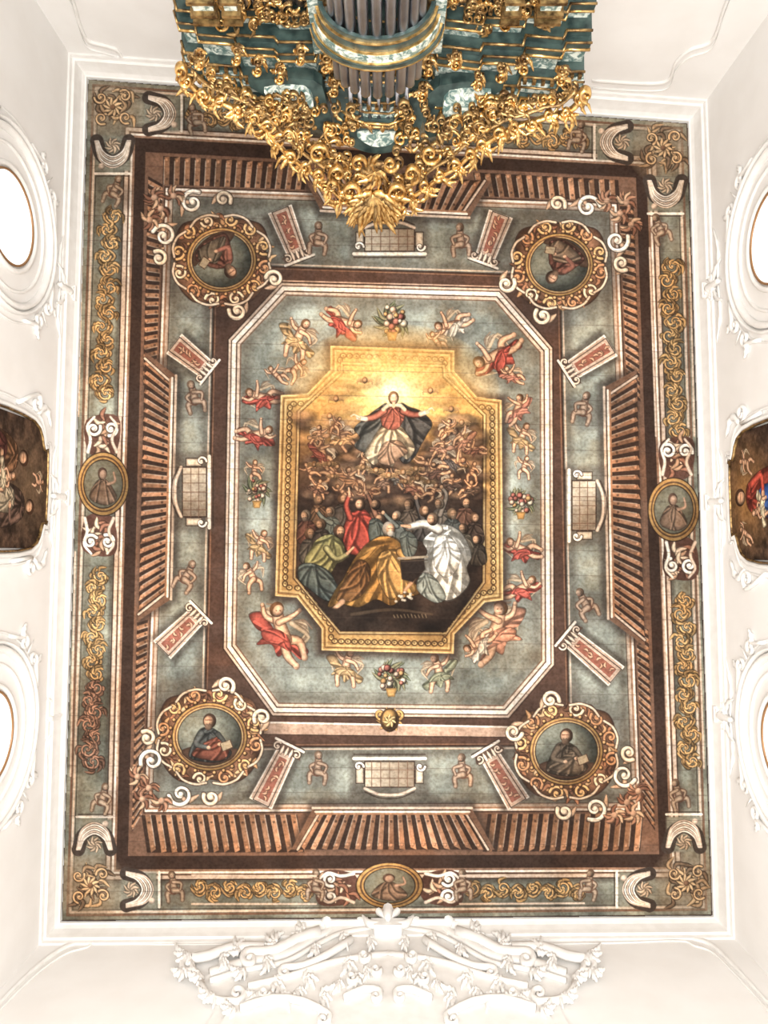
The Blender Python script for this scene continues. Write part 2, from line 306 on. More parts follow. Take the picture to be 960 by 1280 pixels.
def medal(cx,cy,rx,ry,sx,sy,rb,rb2,tilt=0):
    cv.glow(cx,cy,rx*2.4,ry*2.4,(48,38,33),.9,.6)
    P=[]
    for k in range(24):
        a=k/24*6.283; r=1.6-.14*math.cos(4*a)+.05*math.sin(7*a); P.append((cx+rx*r*math.cos(a),cy+ry*r*math.sin(a)))
    cv.poly(P,DK,sm=True); cv.poly([(cx+(x-cx)*.97,cy+(y-cy)*.97) for x,y in P],(120,84,62),sm=True,vol=14,tex=.7)
    CC=[(172,128,88),(124,80,58),(190,154,114),(96,66,50),(154,104,74)]
    for k in range(70):
        a=random.uniform(0,6.28); R=random.uniform(1.2,1.58); leaf(cv,cx+rx*R*math.cos(a),cy+ry*R*math.sin(a),a+random.uniform(1.3,1.9)*random.choice([-1,1]),random.uniform(9,14),random.uniform(4,6),random.choice(CC),random.choice([-.6,.6]))
    for k in range(12):
        a=k/12*6.283+.2; d=1 if k%2 else -1; R=1.42
        x,y=cx+rx*R*math.cos(a),cy+ry*R*math.sin(a)
        scroll(cv,x,y,random.uniform(8,10),a+1.57*d,d,3.6,random.choice([(198,156,104),(180,128,88),(206,180,148)]),1.25)
    for k in range(8):
        a=k/8*6.283+.39; P=[(cx+rx*1.68*math.cos(a+o)*(1-.3*abs(o)),cy+ry*1.68*math.sin(a+o)*(1-.3*abs(o))) for o in(-.32,-.12,.12,.32)]
        cv.stroke(P,4.6,4.6,DK,a=.7,vol=0); cv.stroke(P,2.8,2.8,(206,182,156))
    for k in range(26):
        a=k/26*6.283; cv.ell(cx+rx*1.19*math.cos(a),cy+ry*1.19*math.sin(a),3,3,(84,54,38)); cv.ell(cx+rx*1.19*math.cos(a),cy+ry*1.19*math.sin(a),2.1,2.1,(196,150,98),vol=.6)
    for ex,ey,r,a0,d in[(sx*72,sy*30,15,0,1),(sx*36,sy*72,15,1,-1),(-sx*66,-sy*24,11,3,1),(-sx*20,-sy*64,11,2,-1),(sx*78,sy*2,10,1,1),(-sx*2,sy*76,10,2,-1)]:
        leaf(cv,cx+ex,cy+ey,math.atan2(ey,ex)+d*1.2,r*1.5,7,(180,146,118),d*.8)
        scroll(cv,cx+ex,cy+ey,r,a0+math.atan2(ey,ex),d,5.4,(222,208,190) if r>14 else (206,182,156),1.35)
    for ex,ey in[(sx*76,sy*64),(sx*90,sy*50),(sx*60,sy*80),(sx*84,sy*78)]:
        for k in range(9): leaf(cv,cx+ex,cy+ey,random.uniform(0,6.28),14,5,random.choice([(154,112,88),(184,150,120),(116,78,60)]))
        cv.ell(cx+ex,cy+ey,4,4,(190,150,122))
    for q,c in((1.13,DK),(1.10,GOLD),(1.04,(104,66,46)),(1.0,(206,170,116)),(.96,DK)): cv.ell(cx,cy,rx*q,ry*q,c,vol=.2)
    cv.ell(cx,cy,rx*.93,ry*.93,(116,118,106),vol=.45,tex=.6)
    s=rx/40
    def m(L):
        c,n=math.cos(tilt),math.sin(tilt); return [(cx+s*(a*c-b*n),cy+s*(a*n+b*c)) for a,b in L]
    cv.poly(m([(-33,16),(-10,10),(14,16),(33,14),(27,26),(10,33),(-12,33),(-27,26)]),(92,68,54),sm=True,vol=8)
    drap(cv,m([(-12,-9),(0,-12),(12,-5),(20,10),(27,20),(14,30),(-8,30),(-25,24),(-20,6)]),rb,m([(0,-8)])[0],12,8)
    drap(cv,m([(-2,4),(14,0),(24,14),(16,28),(-8,27),(-22,20)]),rb2,m([(14,4)])[0],9,6)
    cv.stroke(m([(-10,-4),(-16,8),(-2,13)]),8*s,5*s,mul(rb,1.2),vol=.6); cv.stroke(m([(10,-3),(17,6),(13,10)]),7*s,4*s,mul(rb,.9),vol=.6)
    for q in((-1,13),(12,9)): e=m([q])[0]; cv.ell(e[0],e[1],2.6*s,2.2*s,FLESH)
    h=m([(0,-19)])[0]; cv.ell(h[0],h[1],8*s,9*s,(70,52,42),tilt); h=m([(-1,-18)])[0]; cv.ell(h[0],h[1],5.8*s,7*s,(188,146,116),tilt,vol=.5)
    h=m([(-1.5,-12)])[0]; cv.ell(h[0],h[1],4.2*s,4.2*s,(108,86,70),tilt)
    e=m([(-5,-20),(3,-20)]); cv.line(e[0],e[1],1.5,(90,58,44),.7); e=m([(-1.3,-19),(-1.8,-15.5)]); cv.line(e[0],e[1],1.2,(216,174,142),.8)
    b=m([(12,8),(25,3),(28,13),(15,18)]); cv.poly(b,(70,46,36)); b=m([(13,8),(24,4),(27,12),(16,17)]); cv.poly(b,(160,144,118))
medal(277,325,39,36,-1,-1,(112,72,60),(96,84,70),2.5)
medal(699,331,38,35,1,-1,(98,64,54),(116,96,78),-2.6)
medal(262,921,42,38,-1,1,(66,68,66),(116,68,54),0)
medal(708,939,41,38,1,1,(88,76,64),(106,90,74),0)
R1=(172,80,68); W1=(194,180,162); G1=(172,142,102); R2=(176,118,100)
for x,y,s,r,f,dr,po in [
 (428,404,15,1.0,-1,R1,1),(566,408,14,-.9,1,W1,1),(372,424,16,.4,1,G1,0),(368,462,11,.8,1,None,0),(622,446,19,-1.2,1,R1,1),(545,428,9,.2,1,None,1),
 (328,498,14,-.5,1,R1,1),(320,545,14,.5,-1,R1,1),(318,590,9,0,1,None,0),(324,682,12,.3,1,G1,0),(316,722,12,-.4,-1,None,0),
 (350,792,24,.5,1,R1,1),(432,835,15,.2,1,G1,0),(549,842,15,-.2,-1,(138,140,114),0),(622,790,24,-.5,-1,(178,126,102),1),(600,806,13,-1.2,1,W1,1),
 (652,737,14,.2,-1,R1,1),(652,688,14,-.3,1,R1,1),(652,548,12,.3,1,G1,0),(648,512,12,-.5,-1,R2,1),(655,585,9,.2,1,None,0),(345,470,9,0,1,None,1),(640,470,9,0,1,R2,1)]:
    fig(cv,x,y,s*1.08,r,f,dr,True,po,sh=.45)
for x,y,r in[(490,400,21),(321,614,17),(651,628,17),(489,846,20)]: flowers(cv,x,y,r)
for a in range(9): leaf(cv,487,900,a*.7,16,5,GOLD,.3)
scroll(cv,476,893,8,0,1,4,GOLD); scroll(cv,498,893,8,3.14,-1,4,GOLD); cv.ell(487,900,12,15,(90,66,48)); cv.ell(487,899,9,12,GOLD,vol=.6)
for a in range(7): leaf(cv,487,901,a*.9,8,3,(214,182,124),.3)
GB=(176,140,92)
rinceau(cv,139,262,133,345,16,5,GB); rinceau(cv,133,350,128,500,16,9,GB); rinceau(cv,122,712,117,850,16,9,GB); rinceau(cv,117,852,112,960,16,7,(156,116,94))
rinceau(cv,836,325,846,548,16,13,GB); rinceau(cv,853,742,862,960,16,13,GB)
rinceau(cv,240,1112,390,1114,14,8,GB); rinceau(cv,582,1114,732,1113,14,8,GB); rinceau(cv,232,146,385,156,14,8,GB); rinceau(cv,590,168,735,176,14,8,GB)
def bmed(x,y,rx,ry):
    for q,c in((1.12,DK),(1.08,GOLD),(.98,(96,68,50)),(.92,GOLD),(.86,DK),(.82,(120,116,98))): cv.ell(x,y,rx*q,ry*q,c,vol=.2)
    drap(cv,[(x-rx*.6,y+ry*.5),(x-rx*.35,y-ry*.05),(x,y-ry*.2),(x+rx*.3,y-ry*.02),(x+rx*.6,y+ry*.5),(x+rx*.1,y+ry*.75)],(122,98,80),(x,y-ry*.2),8,5); cv.ell(x-1,y-ry*.36,rx*.2,ry*.22,(88,66,54)); cv.ell(x,y-ry*.32,rx*.15,ry*.17,(168,136,114))
    cv.stroke([(x+rx*.2,y),(x+rx*.5,y-ry*.1),(x+rx*.45,y-ry*.4)],4,2.5,(162,130,108))
def bvol(x,y,ver,sg):
    def m(a,b): return (x+(b if ver else a*sg),y+(a*sg if ver else b))
    P=[m(-22,-16),m(20,-20),m(24,20),m(-22,16)]; cv.poly(P,(88,60,50),sm=True,tex=.6)
    for k in range(14): c=m(-14+k*2.6,random.uniform(-8,8)); leaf(cv,c[0],c[1],k*1.3,16,5.5,random.choice([(172,136,108),(142,98,78),(200,174,148)]))
    for b in(-12,12):
        c=m(9,b*.9); scroll(cv,c[0],c[1],9,random.uniform(0,6),1 if b*sg>0 else -1,4.5,WHT,1.4)
    cv.stroke([m(-20,-18),m(-4,-15),m(12,-19),m(24,-10)],4.5,3,WHT); cv.stroke([m(-20,18),m(-4,12),m(12,18),m(24,10)],4.5,3,PINK)
bvol(128,545,True,-1); bvol(124,668,True,1); bmed(129,605,29,36)
bvol(846,573,True,-1); bvol(851,698,True,1); bmed(842,637,29,36)
bvol(422,1110,False,-1); bvol(552,1110,False,1); bmed(487,1107,38,26)
for x,y in[(141,134),(829,185),(113,1107),(858,1104)]:
    cv.glow(x,y,46,46,(134,116,94),1,.5)
    for k in range(26): leaf(cv,x+random.uniform(-20,20),y+random.uniform(-20,20),random.uniform(0,6.28),17,5,random.choice([(146,118,88),(170,140,104),(104,84,66)]),.8)
    for ex,ey in((-15,-12),(15,-14),(-14,14),(16,13)): scroll(cv,x+ex,y+ey,8,random.uniform(0,6),random.choice([-1,1]),3,(176,144,106),1.3)
    cv.ell(x,y,11,11,(84,66,54))
    for k in range(10): leaf(cv,x,y,k*.628,12,4.5,(182,150,112),.2)
    cv.ell(x,y,3.5,3.5,(116,84,62))
def corbel(x,y,an):
    c,n=math.cos(an),math.sin(an)
    def m(a,b): return (x+a*c-b*n,y+a*n+b*c)
    cv.poly([m(-20,-22),m(24,-22),m(24,22),m(-20,22)],(126,124,110),soft=3)
    cv.stroke([m(-14,-20),m(4,-14),m(12,0),m(4,14),m(-14,20)],17,17,(66,56,50),vol=0)
    for k in range(6):
        o=-6+k*2.7; cv.stroke([m(-14,-20-o*.3),m(4+o*.8,-14-o*.3),m(12+o,0),m(4+o*.8,14+o*.3),m(-14,20+o*.3)],1.7,1.7,WHT if k%2==0 else PINK,vol=0)
    for k in range(8): p=m(-8,0); leaf(cv,p[0],p[1],an+k*.8,10,4,(172,150,126))
    p=m(18,14); cv.ell(p[0],p[1],4,4,PINK)
    cv.line(m(27,-22),m(27,22),3,WHT); cv.line(m(30,-20),m(30,20),1.2,DK)
corbel(141,190,1.57); corbel(200,142,0); corbel(832,240,1.57); corbel(770,178,3.14)
corbel(118,1048,-1.57); corbel(172,1112,0); corbel(855,1045,-1.57); corbel(798,1112,3.14)
for x,y,r,f in[(143,240,.3,1),(245,150,-.3,1),(825,288,-.3,-1),(722,172,.3,-1),(128,1000,.2,1),(218,1110,-.2,1),(848,995,-.2,-1),(735,1108,.2,-1),(395,1108,0,1),(578,1108,0,-1)]:
    fig(cv,x,y,14,r,f,None,False,2,skin=(150,130,110),hair=(110,86,68),sh=.6)
for P in([(104,262),(98,520)],[(158,262),(152,520)],[(94,690),(88,970)],[(150,690),(146,970)],[(862,310),(868,545)],[(812,310),(820,545)],[(872,720),(880,960)],[(828,720),(836,960)],[(240,1094),(395,1095)],[(240,1130),(395,1130)],[(575,1095),(730,1094)],[(575,1130),(730,1129)]):
    cv.line(P[0],P[1],2.2,PINK)
# ---------- gold frame of central canvas
FO=[(413,432),(568,438),(568,464),(596,496),(627,500),(629,750),(606,753),(568,793),(567,817),(402,813),(402,786),(371,747),(344,745),(351,494),(384,492),(413,462)]
FI=[(430,457),(552,460),(553,472),(603,520),(602,727),(556,789),(426,788),(371,721),(376,516),(430,467)]
cv.poly(offp(FO,7),DK,a=.75,soft=9); cv.poly(FO,(182,142,86)); cv.ring(offp(FO,-1),1.6,(224,192,134)); cv.ring(offp(FO,-4),1.2,(104,70,42)); cv.ring(offp(FO,-6.5),1.6,(214,182,122))
def along(P,step):
    out=[]
    for i in range(len(P)):
        a,b=P[i],P[(i+1)%len(P)]; L=math.dist(a,b); n=max(1,int(L/step))
        for k in range(n): out.append((lerp(a,b,(k+.5)/n),math.atan2(b[1]-a[1],b[0]-a[0])))
    return out
for p,a in along(offp(FO,-12),8):
    cv.ell(p[0],p[1],4.4,3.8,(84,58,36),a,vol=0); cv.ell(p[0],p[1],3.0,2.2,(220,184,120),a); cv.ell(p[0],p[1],1,1,(100,68,40),vol=0)
cv.ring(offp(FI,4.5),1.8,(104,72,44)); cv.ring(offp(FI,3),1.4,(226,196,136))
cv.poly(offp(FI,1.2),(30,18,14))
cv.poly(FI,(150,100,56),tex=.6,grad=(488,515,(186,134,76),488,615,(66,48,38)))
cv.glow(490,492,135,88,(226,172,90),1,.55); cv.glow(490,494,90,60,(242,206,126),1,.75); cv.glow(492,490,44,32,(252,234,178),1,.8)
for k in range(30):
    a=k/30*6.283; cv.stroke([(492+14*math.cos(a),496+12*math.sin(a)),(492+random.uniform(50,95)*math.cos(a),496+60*math.sin(a))],1,5,(250,230,166),a=.18,sm=False,vol=0,soft=3)
def cherub(x,y,r,dark=1.0,al=1):
    sk=mul((214,164,116),dark)
    for sx in(-1,1):
        for j in range(3): cv.stroke([(x,y+r*.8),(x+sx*r*(1.4+.3*j),y-r*.5+r*.5*j),(x+sx*r*(2.7-.2*j),y+r*.1+r*.6*j)],r*.7,r*.2,mul((200,156,106),dark*(1-.12*j)),a=.85*al,n=3)
    cv.ell(x,y,r*.9,r,mul((170,116,70),dark),a=al); cv.ell(x+r*.12,y+r*.15,r*.7,r*.78,sk,vol=.6,a=al)
for k in range(170):
    x=random.uniform(378,602); y=random.uniform(540,640)-abs(x-490)*.2; cv.ell(x,y,random.uniform(7,17),random.uniform(5,9),random.choice([(156,114,82),(112,84,66),(88,68,56),(178,136,98),(68,52,44),(122,102,86)]),a=.6,soft=6,vol=.7)
for x,y in[(430,512),(404,530),(550,500),(575,528),(455,478),(540,478),(425,490),(590,545),(388,548),(445,530),(535,528)]: cv.ell(x,y,20,8,(200,150,94),a=.55,soft=8,vol=.5)
for x,y,r in[(456,475,4),(538,488,4),(420,498,4),(564,511,4),(412,520,4.2),(577,528,4.2),(399,535,4)]: cherub(x,y,r,.92,.85)
for x,y,s,r,f,dr,po in [(402,567,13,.6,1,(128,70,56),1),(430,548,12,-.4,1,(172,130,88),0),(578,552,13,-.5,-1,(142,98,74),0),(566,578,12,.7,-1,(92,82,76),1),(542,590,12,-.6,1,(104,74,60),1),(440,600,12,.3,1,(150,106,74),1),(478,602,11,-.3,-1,(122,94,76),0),(412,592,11,.9,-1,None,0),(515,609,11,.2,1,(128,84,64),1),(590,590,9,.2,1,None,0),(452,578,9,1.2,1,None,1),(388,590,9,-.6,1,None,0),(552,560,10,.2,-1,(160,116,90),0),(532,580,9,1.0,-1,None,1),(398,545,9,.2,-1,(154,116,84),0),(594,562,9,-.3,1,(116,78,60),1),(428,616,9,0,1,None,1),(562,606,10,.4,-1,(80,62,52),0),(560,536,9,-.4,-1,(174,126,86),1),(420,532,8,.4,1,None,0),(496,598,9,.5,1,(96,90,84),1),(460,616,9,-.6,1,(140,96,70),1),(540,616,9,.6,-1,None,0),(398,612,9,.1,1,(110,80,64),0),(586,612,9,-.2,-1,(96,76,62),1)]:
    fig(cv,x,y,s*.95,r,f,dr,random.random()<.6,po,skin=mul((208,158,116),random.uniform(.72,1.02)),hair=(86,58,40),sh=.6)
for k in range(14): cherub(random.uniform(392,588),random.uniform(565,620),random.uniform(2.8,3.8),random.uniform(.5,.8))
# Madonna, slightly drawn in about (491,538)
K=.92
def MP(P): return [(491+(x-491)*K,534+(y-538)*K) for x,y in P]
D=lambda P,c,an,nf=9,v=6: drap(cv,P,c,an,nf,v)
DM=lambda P,c,an,nf=9,v=6: drap(cv,MP(P),c,MP([an])[0],nf,v)
DM([(500,506),(514,510),(530,516),(545,532),(538,548),(530,562),(520,580),(506,588),(494,570),(490,540)],(78,76,74),(504,514),12,6)
DM([(484,506),(470,512),(452,526),(438,540),(446,552),(438,564),(456,574),(474,566),(482,540)],(86,86,82),(482,516),12,6)
DM([(474,538),(488,534),(502,536),(512,548),(522,566),(512,582),(500,576),(490,592),(476,582),(464,590),(452,574),(462,556)],(196,174,142),(488,536),16,7)
DM([(478,560),(500,556),(512,572),(500,580),(488,590),(470,584)],(156,122,96),(486,558),8,5)
DM([(482,511),(502,511),(508,520),(503,534),(494,542),(478,538),(474,522)],(160,92,76),(492,512),9,5)
for P,c in(([(479,516),(466,524),(452,527)],(170,104,86)),([(505,516),(518,521),(531,520)],(148,86,72))):
    cv.stroke(MP(P),10,7.5,mul(c,.4),vol=0); cv.stroke(MP(P),8.4,6.4,c,vol=.7)
for P in([(454,527),(444,525)],[(529,520),(538,517)]): cv.stroke(MP(P),6.5,5.5,(220,206,184))
cv.stroke(MP([(446,525),(439,521),(434,523)]),3.2,1.8,(230,186,150)); cv.stroke(MP([(537,517),(543,512),(547,515)]),3.2,1.8,(230,186,150))
cv.stroke(MP([(478,514),(486,508),(500,508),(507,514)]),5,5,(210,194,164)); h=MP([(492,498)])[0]; cv.ell(h[0],h[1],6.8,8.4,(128,92,62)); cv.ell(h[0]+.5,h[1]+1.2,4.6,6.1,(234,194,156),vol=.4); cv.line((h[0]+.4,h[1]+6.4),(h[0],h[1]+11),3.6,(224,180,144))
cv.line((h[0]-2.2,h[1]+.4),(h[0]+3.2,h[1]+.4),1,(150,104,78),.6); cv.line((h[0]-.8,h[1]+4.8),(h[0]+1.8,h[1]+4.8),.9,(176,90,76),.8)
for x,y,r,dk in[(470,588,4,.95),(486,594,4,1),(504,590,4,.9),(454,584,3.6,.8),(520,586,3.6,.8)]: cherub(x,y,r,dk)
# apostles
def head(x,y,r,hair,skin=(198,150,114),rot=0,beard=None,lx=-.15,ly=.1):
    cv.ell(x,y,r*1.05,r*1.2,hair,rot,vol=.5); cv.ell(x+lx*r,y+r*ly,r*.74,r*.95,skin,rot,vol=.6)
    if beard: cv.ell(x+lx*r,y+r*(ly+.66),r*.55,r*.5,beard,rot)
    cv.line((x+(lx-.42)*r,y+(ly-.14)*r),(x+(lx+.42)*r,y+(ly-.14)*r),r*.2,mul(skin,.5),.7)
    cv.line((x+lx*r,y+(ly-.1)*r),(x+lx*r-.06*r,y+(ly+.25)*r),r*.17,mul(skin,1.2),.8)
cv.poly([(373,628),(603,628),(602,727),(556,789),(426,788),(371,721)],(46,36,30),a=.85,soft=16,tex=.9)
def apo(x,y,r,c,hc,bd,lean=0,arm=None,skin=(190,138,100)):
    D([(x-r*.7,y+r),(x+r*.7,y+r),(x+r*1.9+lean,y+r*2.2),(x+r*2.2+lean,y+r*5.5),(x+lean,y+r*6.5),(x-r*2.1+lean,y+r*5.5),(x-r*1.8+lean,y+r*2.2)],c,(x,y+r*1.6),8,r)
    if arm:
        P=[(x+lean,y+r*2.4)]+arm; cv.stroke(P,r*1.1+1.5,r*.7+1.5,mul(c,.35),vol=0); cv.stroke(P,r*1.1,r*.7,mul(c,1.2),vol=.6); e=arm[-1]; cv.ell(e[0],e[1],r*.42,r*.5,skin)
    sd=random.choice([-.35,.35]); head(x,y,r,hc,skin,random.uniform(-.4,.4),bd,sd,random.choice([.15,-.1]))
H=[(70,52,40),(104,82,62),(60,44,36),(90,64,46),(126,108,90)]
for x,y,c,bd,arm in[(428,624,(76,66,58),None,None),(512,630,(88,74,62),1,None),(470,631,(102,70,54),None,[(462,624),(458,616)]),(550,630,(94,84,74),1,[(558,620),(552,609)]),(581,628,(104,72,56),1,None),(398,625,(108,80,58),None,None),(530,639,(64,58,54),None,[(522,631),(520,622)]),(565,642,(76,78,74),1,None),(593,647,(72,56,46),None,None),(414,640,(90,94,86),1,[(404,648),(396,638)]),(383,644,(100,64,50),1,None),(496,645,(84,86,80),None,[(488,650),(479,641)]),(387,667,(78,70,60),1,None),(597,674,(66,56,46),None,None),(580,661,(96,86,72),1,None),(402,655,(70,58,50),None,None),(476,650,(88,70,56),1,None)]:
    apo(x,y,random.uniform(5.2,6.4),c,random.choice(H),(100,82,66) if bd else None,0,arm,mul((200,152,114),random.uniform(.72,1.05)))
D([(440,640),(455,636),(464,646),(470,660),(466,676),(458,694),(436,692),(428,672),(432,650)],(160,66,54),(448,642),14,5)
cv.stroke([(438,648),(433,632),(437,618)],8,6,(76,34,30),vol=0); cv.stroke([(438,648),(433,632),(437,618)],6.5,4.5,(164,72,58),vol=.6); cv.stroke([(437,620),(436,610)],4,2.2,(208,162,124)); head(450,631,6.4,(84,60,44),lx=-.1,ly=-.05)
D([(462,650),(476,650),(484,668),(478,684),(462,676)],(84,90,84),(470,652),7,4)
D([(396,674),(412,667),(426,674),(432,690),(422,704),(412,718),(398,712),(384,716),(380,700),(388,686)],(134,128,82),(414,674),16,6)
D([(374,706),(392,704),(412,714),(420,728),(426,742),(410,752),(388,738),(373,724)],(78,86,82),(392,706),12,5)
cv.stroke([(408,686),(420,700),(434,694)],9,6,(66,62,42),vol=0); cv.stroke([(408,685),(420,698),(433,693)],7,5,(150,144,98),vol=.6); head(424,664,7,(74,54,42),beard=(84,64,50),lx=.3); cv.stroke([(434,692),(442,684)],4,2.4,(208,162,124))
D([(462,676),(480,668),(498,674),(508,690),(508,712),(518,726),(526,742),(505,748),(490,758),(470,750),(448,760),(424,756),(408,760),(418,738),(428,724),(436,708),(448,690)],(164,118,60),(484,686),24,9)
D([(476,690),(500,688),(506,706),(514,722),(520,740),(500,744),(488,750),(476,734),(470,712)],(190,146,84),(486,690),14,6)
D([(446,700),(460,704),(464,720),(456,740),(440,752),(420,750),(430,726)],(122,84,50),(456,704),10,6)
cv.stroke([(500,690),(510,700),(524,704)],11,8,(76,52,30),vol=0); cv.stroke([(500,690),(510,700),(524,704)],9,6,(178,134,76),vol=.6); cv.stroke([(524,704),(533,706)],4,2.6,(208,162,124))
head(486,661,7.6,(148,136,122),(198,150,114),0,(168,158,144),lx=.3)
cv.stroke([(428,752),(416,762),(406,764)],7,3.4,(184,140,106))
D([(538,664),(552,654),(570,659),(582,672),(590,694),(584,710),(588,728),(574,746),(556,752),(544,736),(530,728),(526,706),(534,690),(528,676)],(214,208,194),(556,664),26,9)
D([(544,672),(562,670),(576,690),(572,712),(556,722),(542,706)],(234,228,214),(556,674),12,6)
D([(528,716),(544,722),(558,746),(546,754),(530,746),(520,734)],(128,136,130),(534,718),9,4)
cv.stroke([(548,662),(530,655),(512,659)],13,9,(90,80,70),vol=0); cv.stroke([(548,661),(530,654),(512,658)],11,7,(204,196,182),vol=.6); cv.stroke([(512,658),(502,657)],5,3,(198,150,114)); cv.stroke([(522,714),(514,728),(506,738)],7,3.6,(196,148,112))
head(541,649,6.8,(110,90,72),(194,146,110),lx=-.3); D([(500,668),(512,664),(522,676),(518,694),(504,694)],(96,100,92),(508,666),7,4)
# open tomb
cv.poly([(500,700),(530,698),(532,712),(516,728),(502,724)],(40,32,28),soft=2); cv.line((498,698),(534,696),3,(150,136,116)); cv.line((498,702),(534,700),1.2,(70,58,48))
cv.poly([(396,756),(440,764),(500,758),(560,758),(592,744),(556,788),(426,788)],(46,36,30),soft=3,tex=.9); cv.stroke([(440,768),(490,762),(540,768)],5,3,(88,72,56),a=.6)
for k in range(14): cv.ell(500+random.uniform(-6,18),744+random.uniform(-5,8),2,1.6,(206,198,182))
for k in range(10): cv.line((492+k*4.4,768+random.uniform(-1,1)),(492+k*4.4+1.5,772),1.2,(140,122,96),.7)
for k in range(34):
    y=118+k*31.3; cv.line((74,y-6),(892,y+10 if k<20 else y),.8,(70,56,50),.4)
im=cv.im; n1=fnoise(cv.ny,cv.nx,11,5,5); n2=fnoise(cv.ny,cv.nx,12,160,2); n3=fnoise(cv.ny,cv.nx,21,14,6)
g=im.mean(-1,keepdims=True); im[:]=g+(im-g)*.88
br=np.clip((n3-.40)*1.7,0,.5)[...,None]; im[:]=im*(1-br)+(im*np.array([.95,.85,.75],np.float32))*br
im*=(1.02+.2*(n1-.5)+.14*(n2-.5))[...,None]
im[:]=np.clip(im,4,250)

def tolin(c):
    c=np.asarray(c,np.float32)/255; return np.where(c<=.04045,c/12.92,((c+.055)/1.055)**2.4)
# ------------------------------------------------------------------ materials
def nmat(name,base=(.8,.8,.8),rough=.6,metal=0,emit=None,es=0):
    m=bpy.data.materials.new(name); m.use_nodes=True; b=m.node_tree.nodes['Principled BSDF']
    b.inputs['Base Color'].default_value=(*base,1); b.inputs['Roughness'].default_value=rough; b.inputs['Metallic'].default_value=metal
    if emit: b.inputs['Emission Color'].default_value=(*emit,1); b.inputs['Emission Strength'].default_value=es
    return m
def noisemat(name,c1,c2,scale,rough=.6,metal=0,bump=0,detail=6,dist=0,lo=.35,hi=.65):
    m=nmat(name,c1,rough,metal); nt=m.node_tree; b=nt.nodes['Principled BSDF']
    tc=nt.nodes.new('ShaderNodeTexCoord'); n=nt.nodes.new('ShaderNodeTexNoise'); n.inputs['Scale'].default_value=scale; n.inputs['Detail'].default_value=detail; n.inputs['Distortion'].default_value=dist
    r=nt.nodes.new('ShaderNodeValToRGB'); r.color_ramp.elements[0].color=(*c1,1); r.color_ramp.elements[1].color=(*c2,1); r.color_ramp.elements[0].position=lo; r.color_ramp.elements[1].position=hi
    nt.links.new(tc.outputs['Object'],n.inputs['Vector']); nt.links.new(n.outputs['Fac'],r.inputs['Fac']); nt.links.new(r.outputs['Color'],b.inputs['Base Color'])
    if bump:
        bp=nt.nodes.new('ShaderNodeBump'); bp.inputs['Strength'].default_value=bump; bp.inputs['Distance'].default_value=.02
        nt.links.new(n.outputs['Fac'],bp.inputs['Height']); nt.links.new(bp.outputs['Normal'],b.inputs['Normal'])
    return m
def paintmat(name):
    m=nmat(name,rough=.75); nt=m.node_tree; b=nt.nodes['Principled BSDF']
    a=nt.nodes.new('ShaderNodeVertexColor'); a.layer_name='paint'
    tc=nt.nodes.new('ShaderNodeTexCoord'); n=nt.nodes.new('ShaderNodeTexNoise'); n.inputs['Scale'].default_value=22; n.inputs['Detail'].default_value=8
    r=nt.nodes.new('ShaderNodeValToRGB'); r.color_ramp.elements[0].color=(.74,.71,.67,1); r.color_ramp.elements[1].color=(1.0,1.0,1.0,1); r.color_ramp.elements[0].position=.36; r.color_ramp.elements[1].position=.58
    x=nt.nodes.new('ShaderNodeMixRGB'); x.blend_type='MULTIPLY'; x.inputs[0].default_value=1
    nt.links.new(tc.outputs['Object'],n.inputs['Vector']); nt.links.new(n.outputs['Fac'],r.inputs['Fac']); nt.links.new(a.outputs['Color'],x.inputs[1]); nt.links.new(r.outputs['Color'],x.inputs[2]); nt.links.new(x.outputs[0],b.inputs['Base Color'])
    b.inputs['Specular IOR Level'].default_value=.1
    return m
M_PLASTER=noisemat('white_plaster',(.80,.785,.765),(.84,.83,.815),1.5,.85)
M_STUCCO=noisemat('white_stucco',(.78,.765,.74),(.84,.83,.81),6,.7,bump=.15)
M_PAINT=paintmat('painted_canvas')
M_GOLD=noisemat('gilding',(.36,.19,.055),(.92,.62,.26),13,.33,.95,bump=.4)
M_GOLD2=noisemat('old_gilding',(.10,.055,.025),(.5,.33,.14),14,.42,.85,bump=.4)
M_MARB=noisemat('green_marble_paint',(.09,.155,.145),(.64,.68,.61),15,.35,0,dist=1.0,lo=.42,hi=.6)
M_MARBD=noisemat('dark_green_paint',(.010,.022,.022),(.045,.075,.068),9,.4)
M_DARK=noisemat('dark_wood',(.01,.01,.012),(.03,.026,.025),5,.5)
M_PIPE=noisemat('tin_pipe_metal',(.26,.27,.30),(.46,.47,.5),3,.3,1)
M_FLOOR=noisemat('stone_floor',(.4,.36,.32),(.5,.45,.4),2,.6)
M_FRAME=nmat('bronze_frame',(.3,.16,.07),.4,.3)
M_GLASS=nmat('daylit_window_glass',(.9,.93,.95),.2,0,(1,.98,.95),.75)
SC=bpy.context.scene.collection
def mkobj(name,V,Fc,mats,mi=None,smooth=None,parent=None,cols=None):
    me=bpy.data.meshes.new(name); me.from_pydata([tuple(v) for v in V],[],Fc)
    for m in mats: me.materials.append(m)
    if mi is not None: me.polygons.foreach_set('material_index',mi)
    if smooth is not None: me.polygons.foreach_set('use_smooth',smooth)
    me.update(); o=bpy.data.objects.new(name,me); SC.objects.link(o)
    if parent: o.parent=parent
    return o
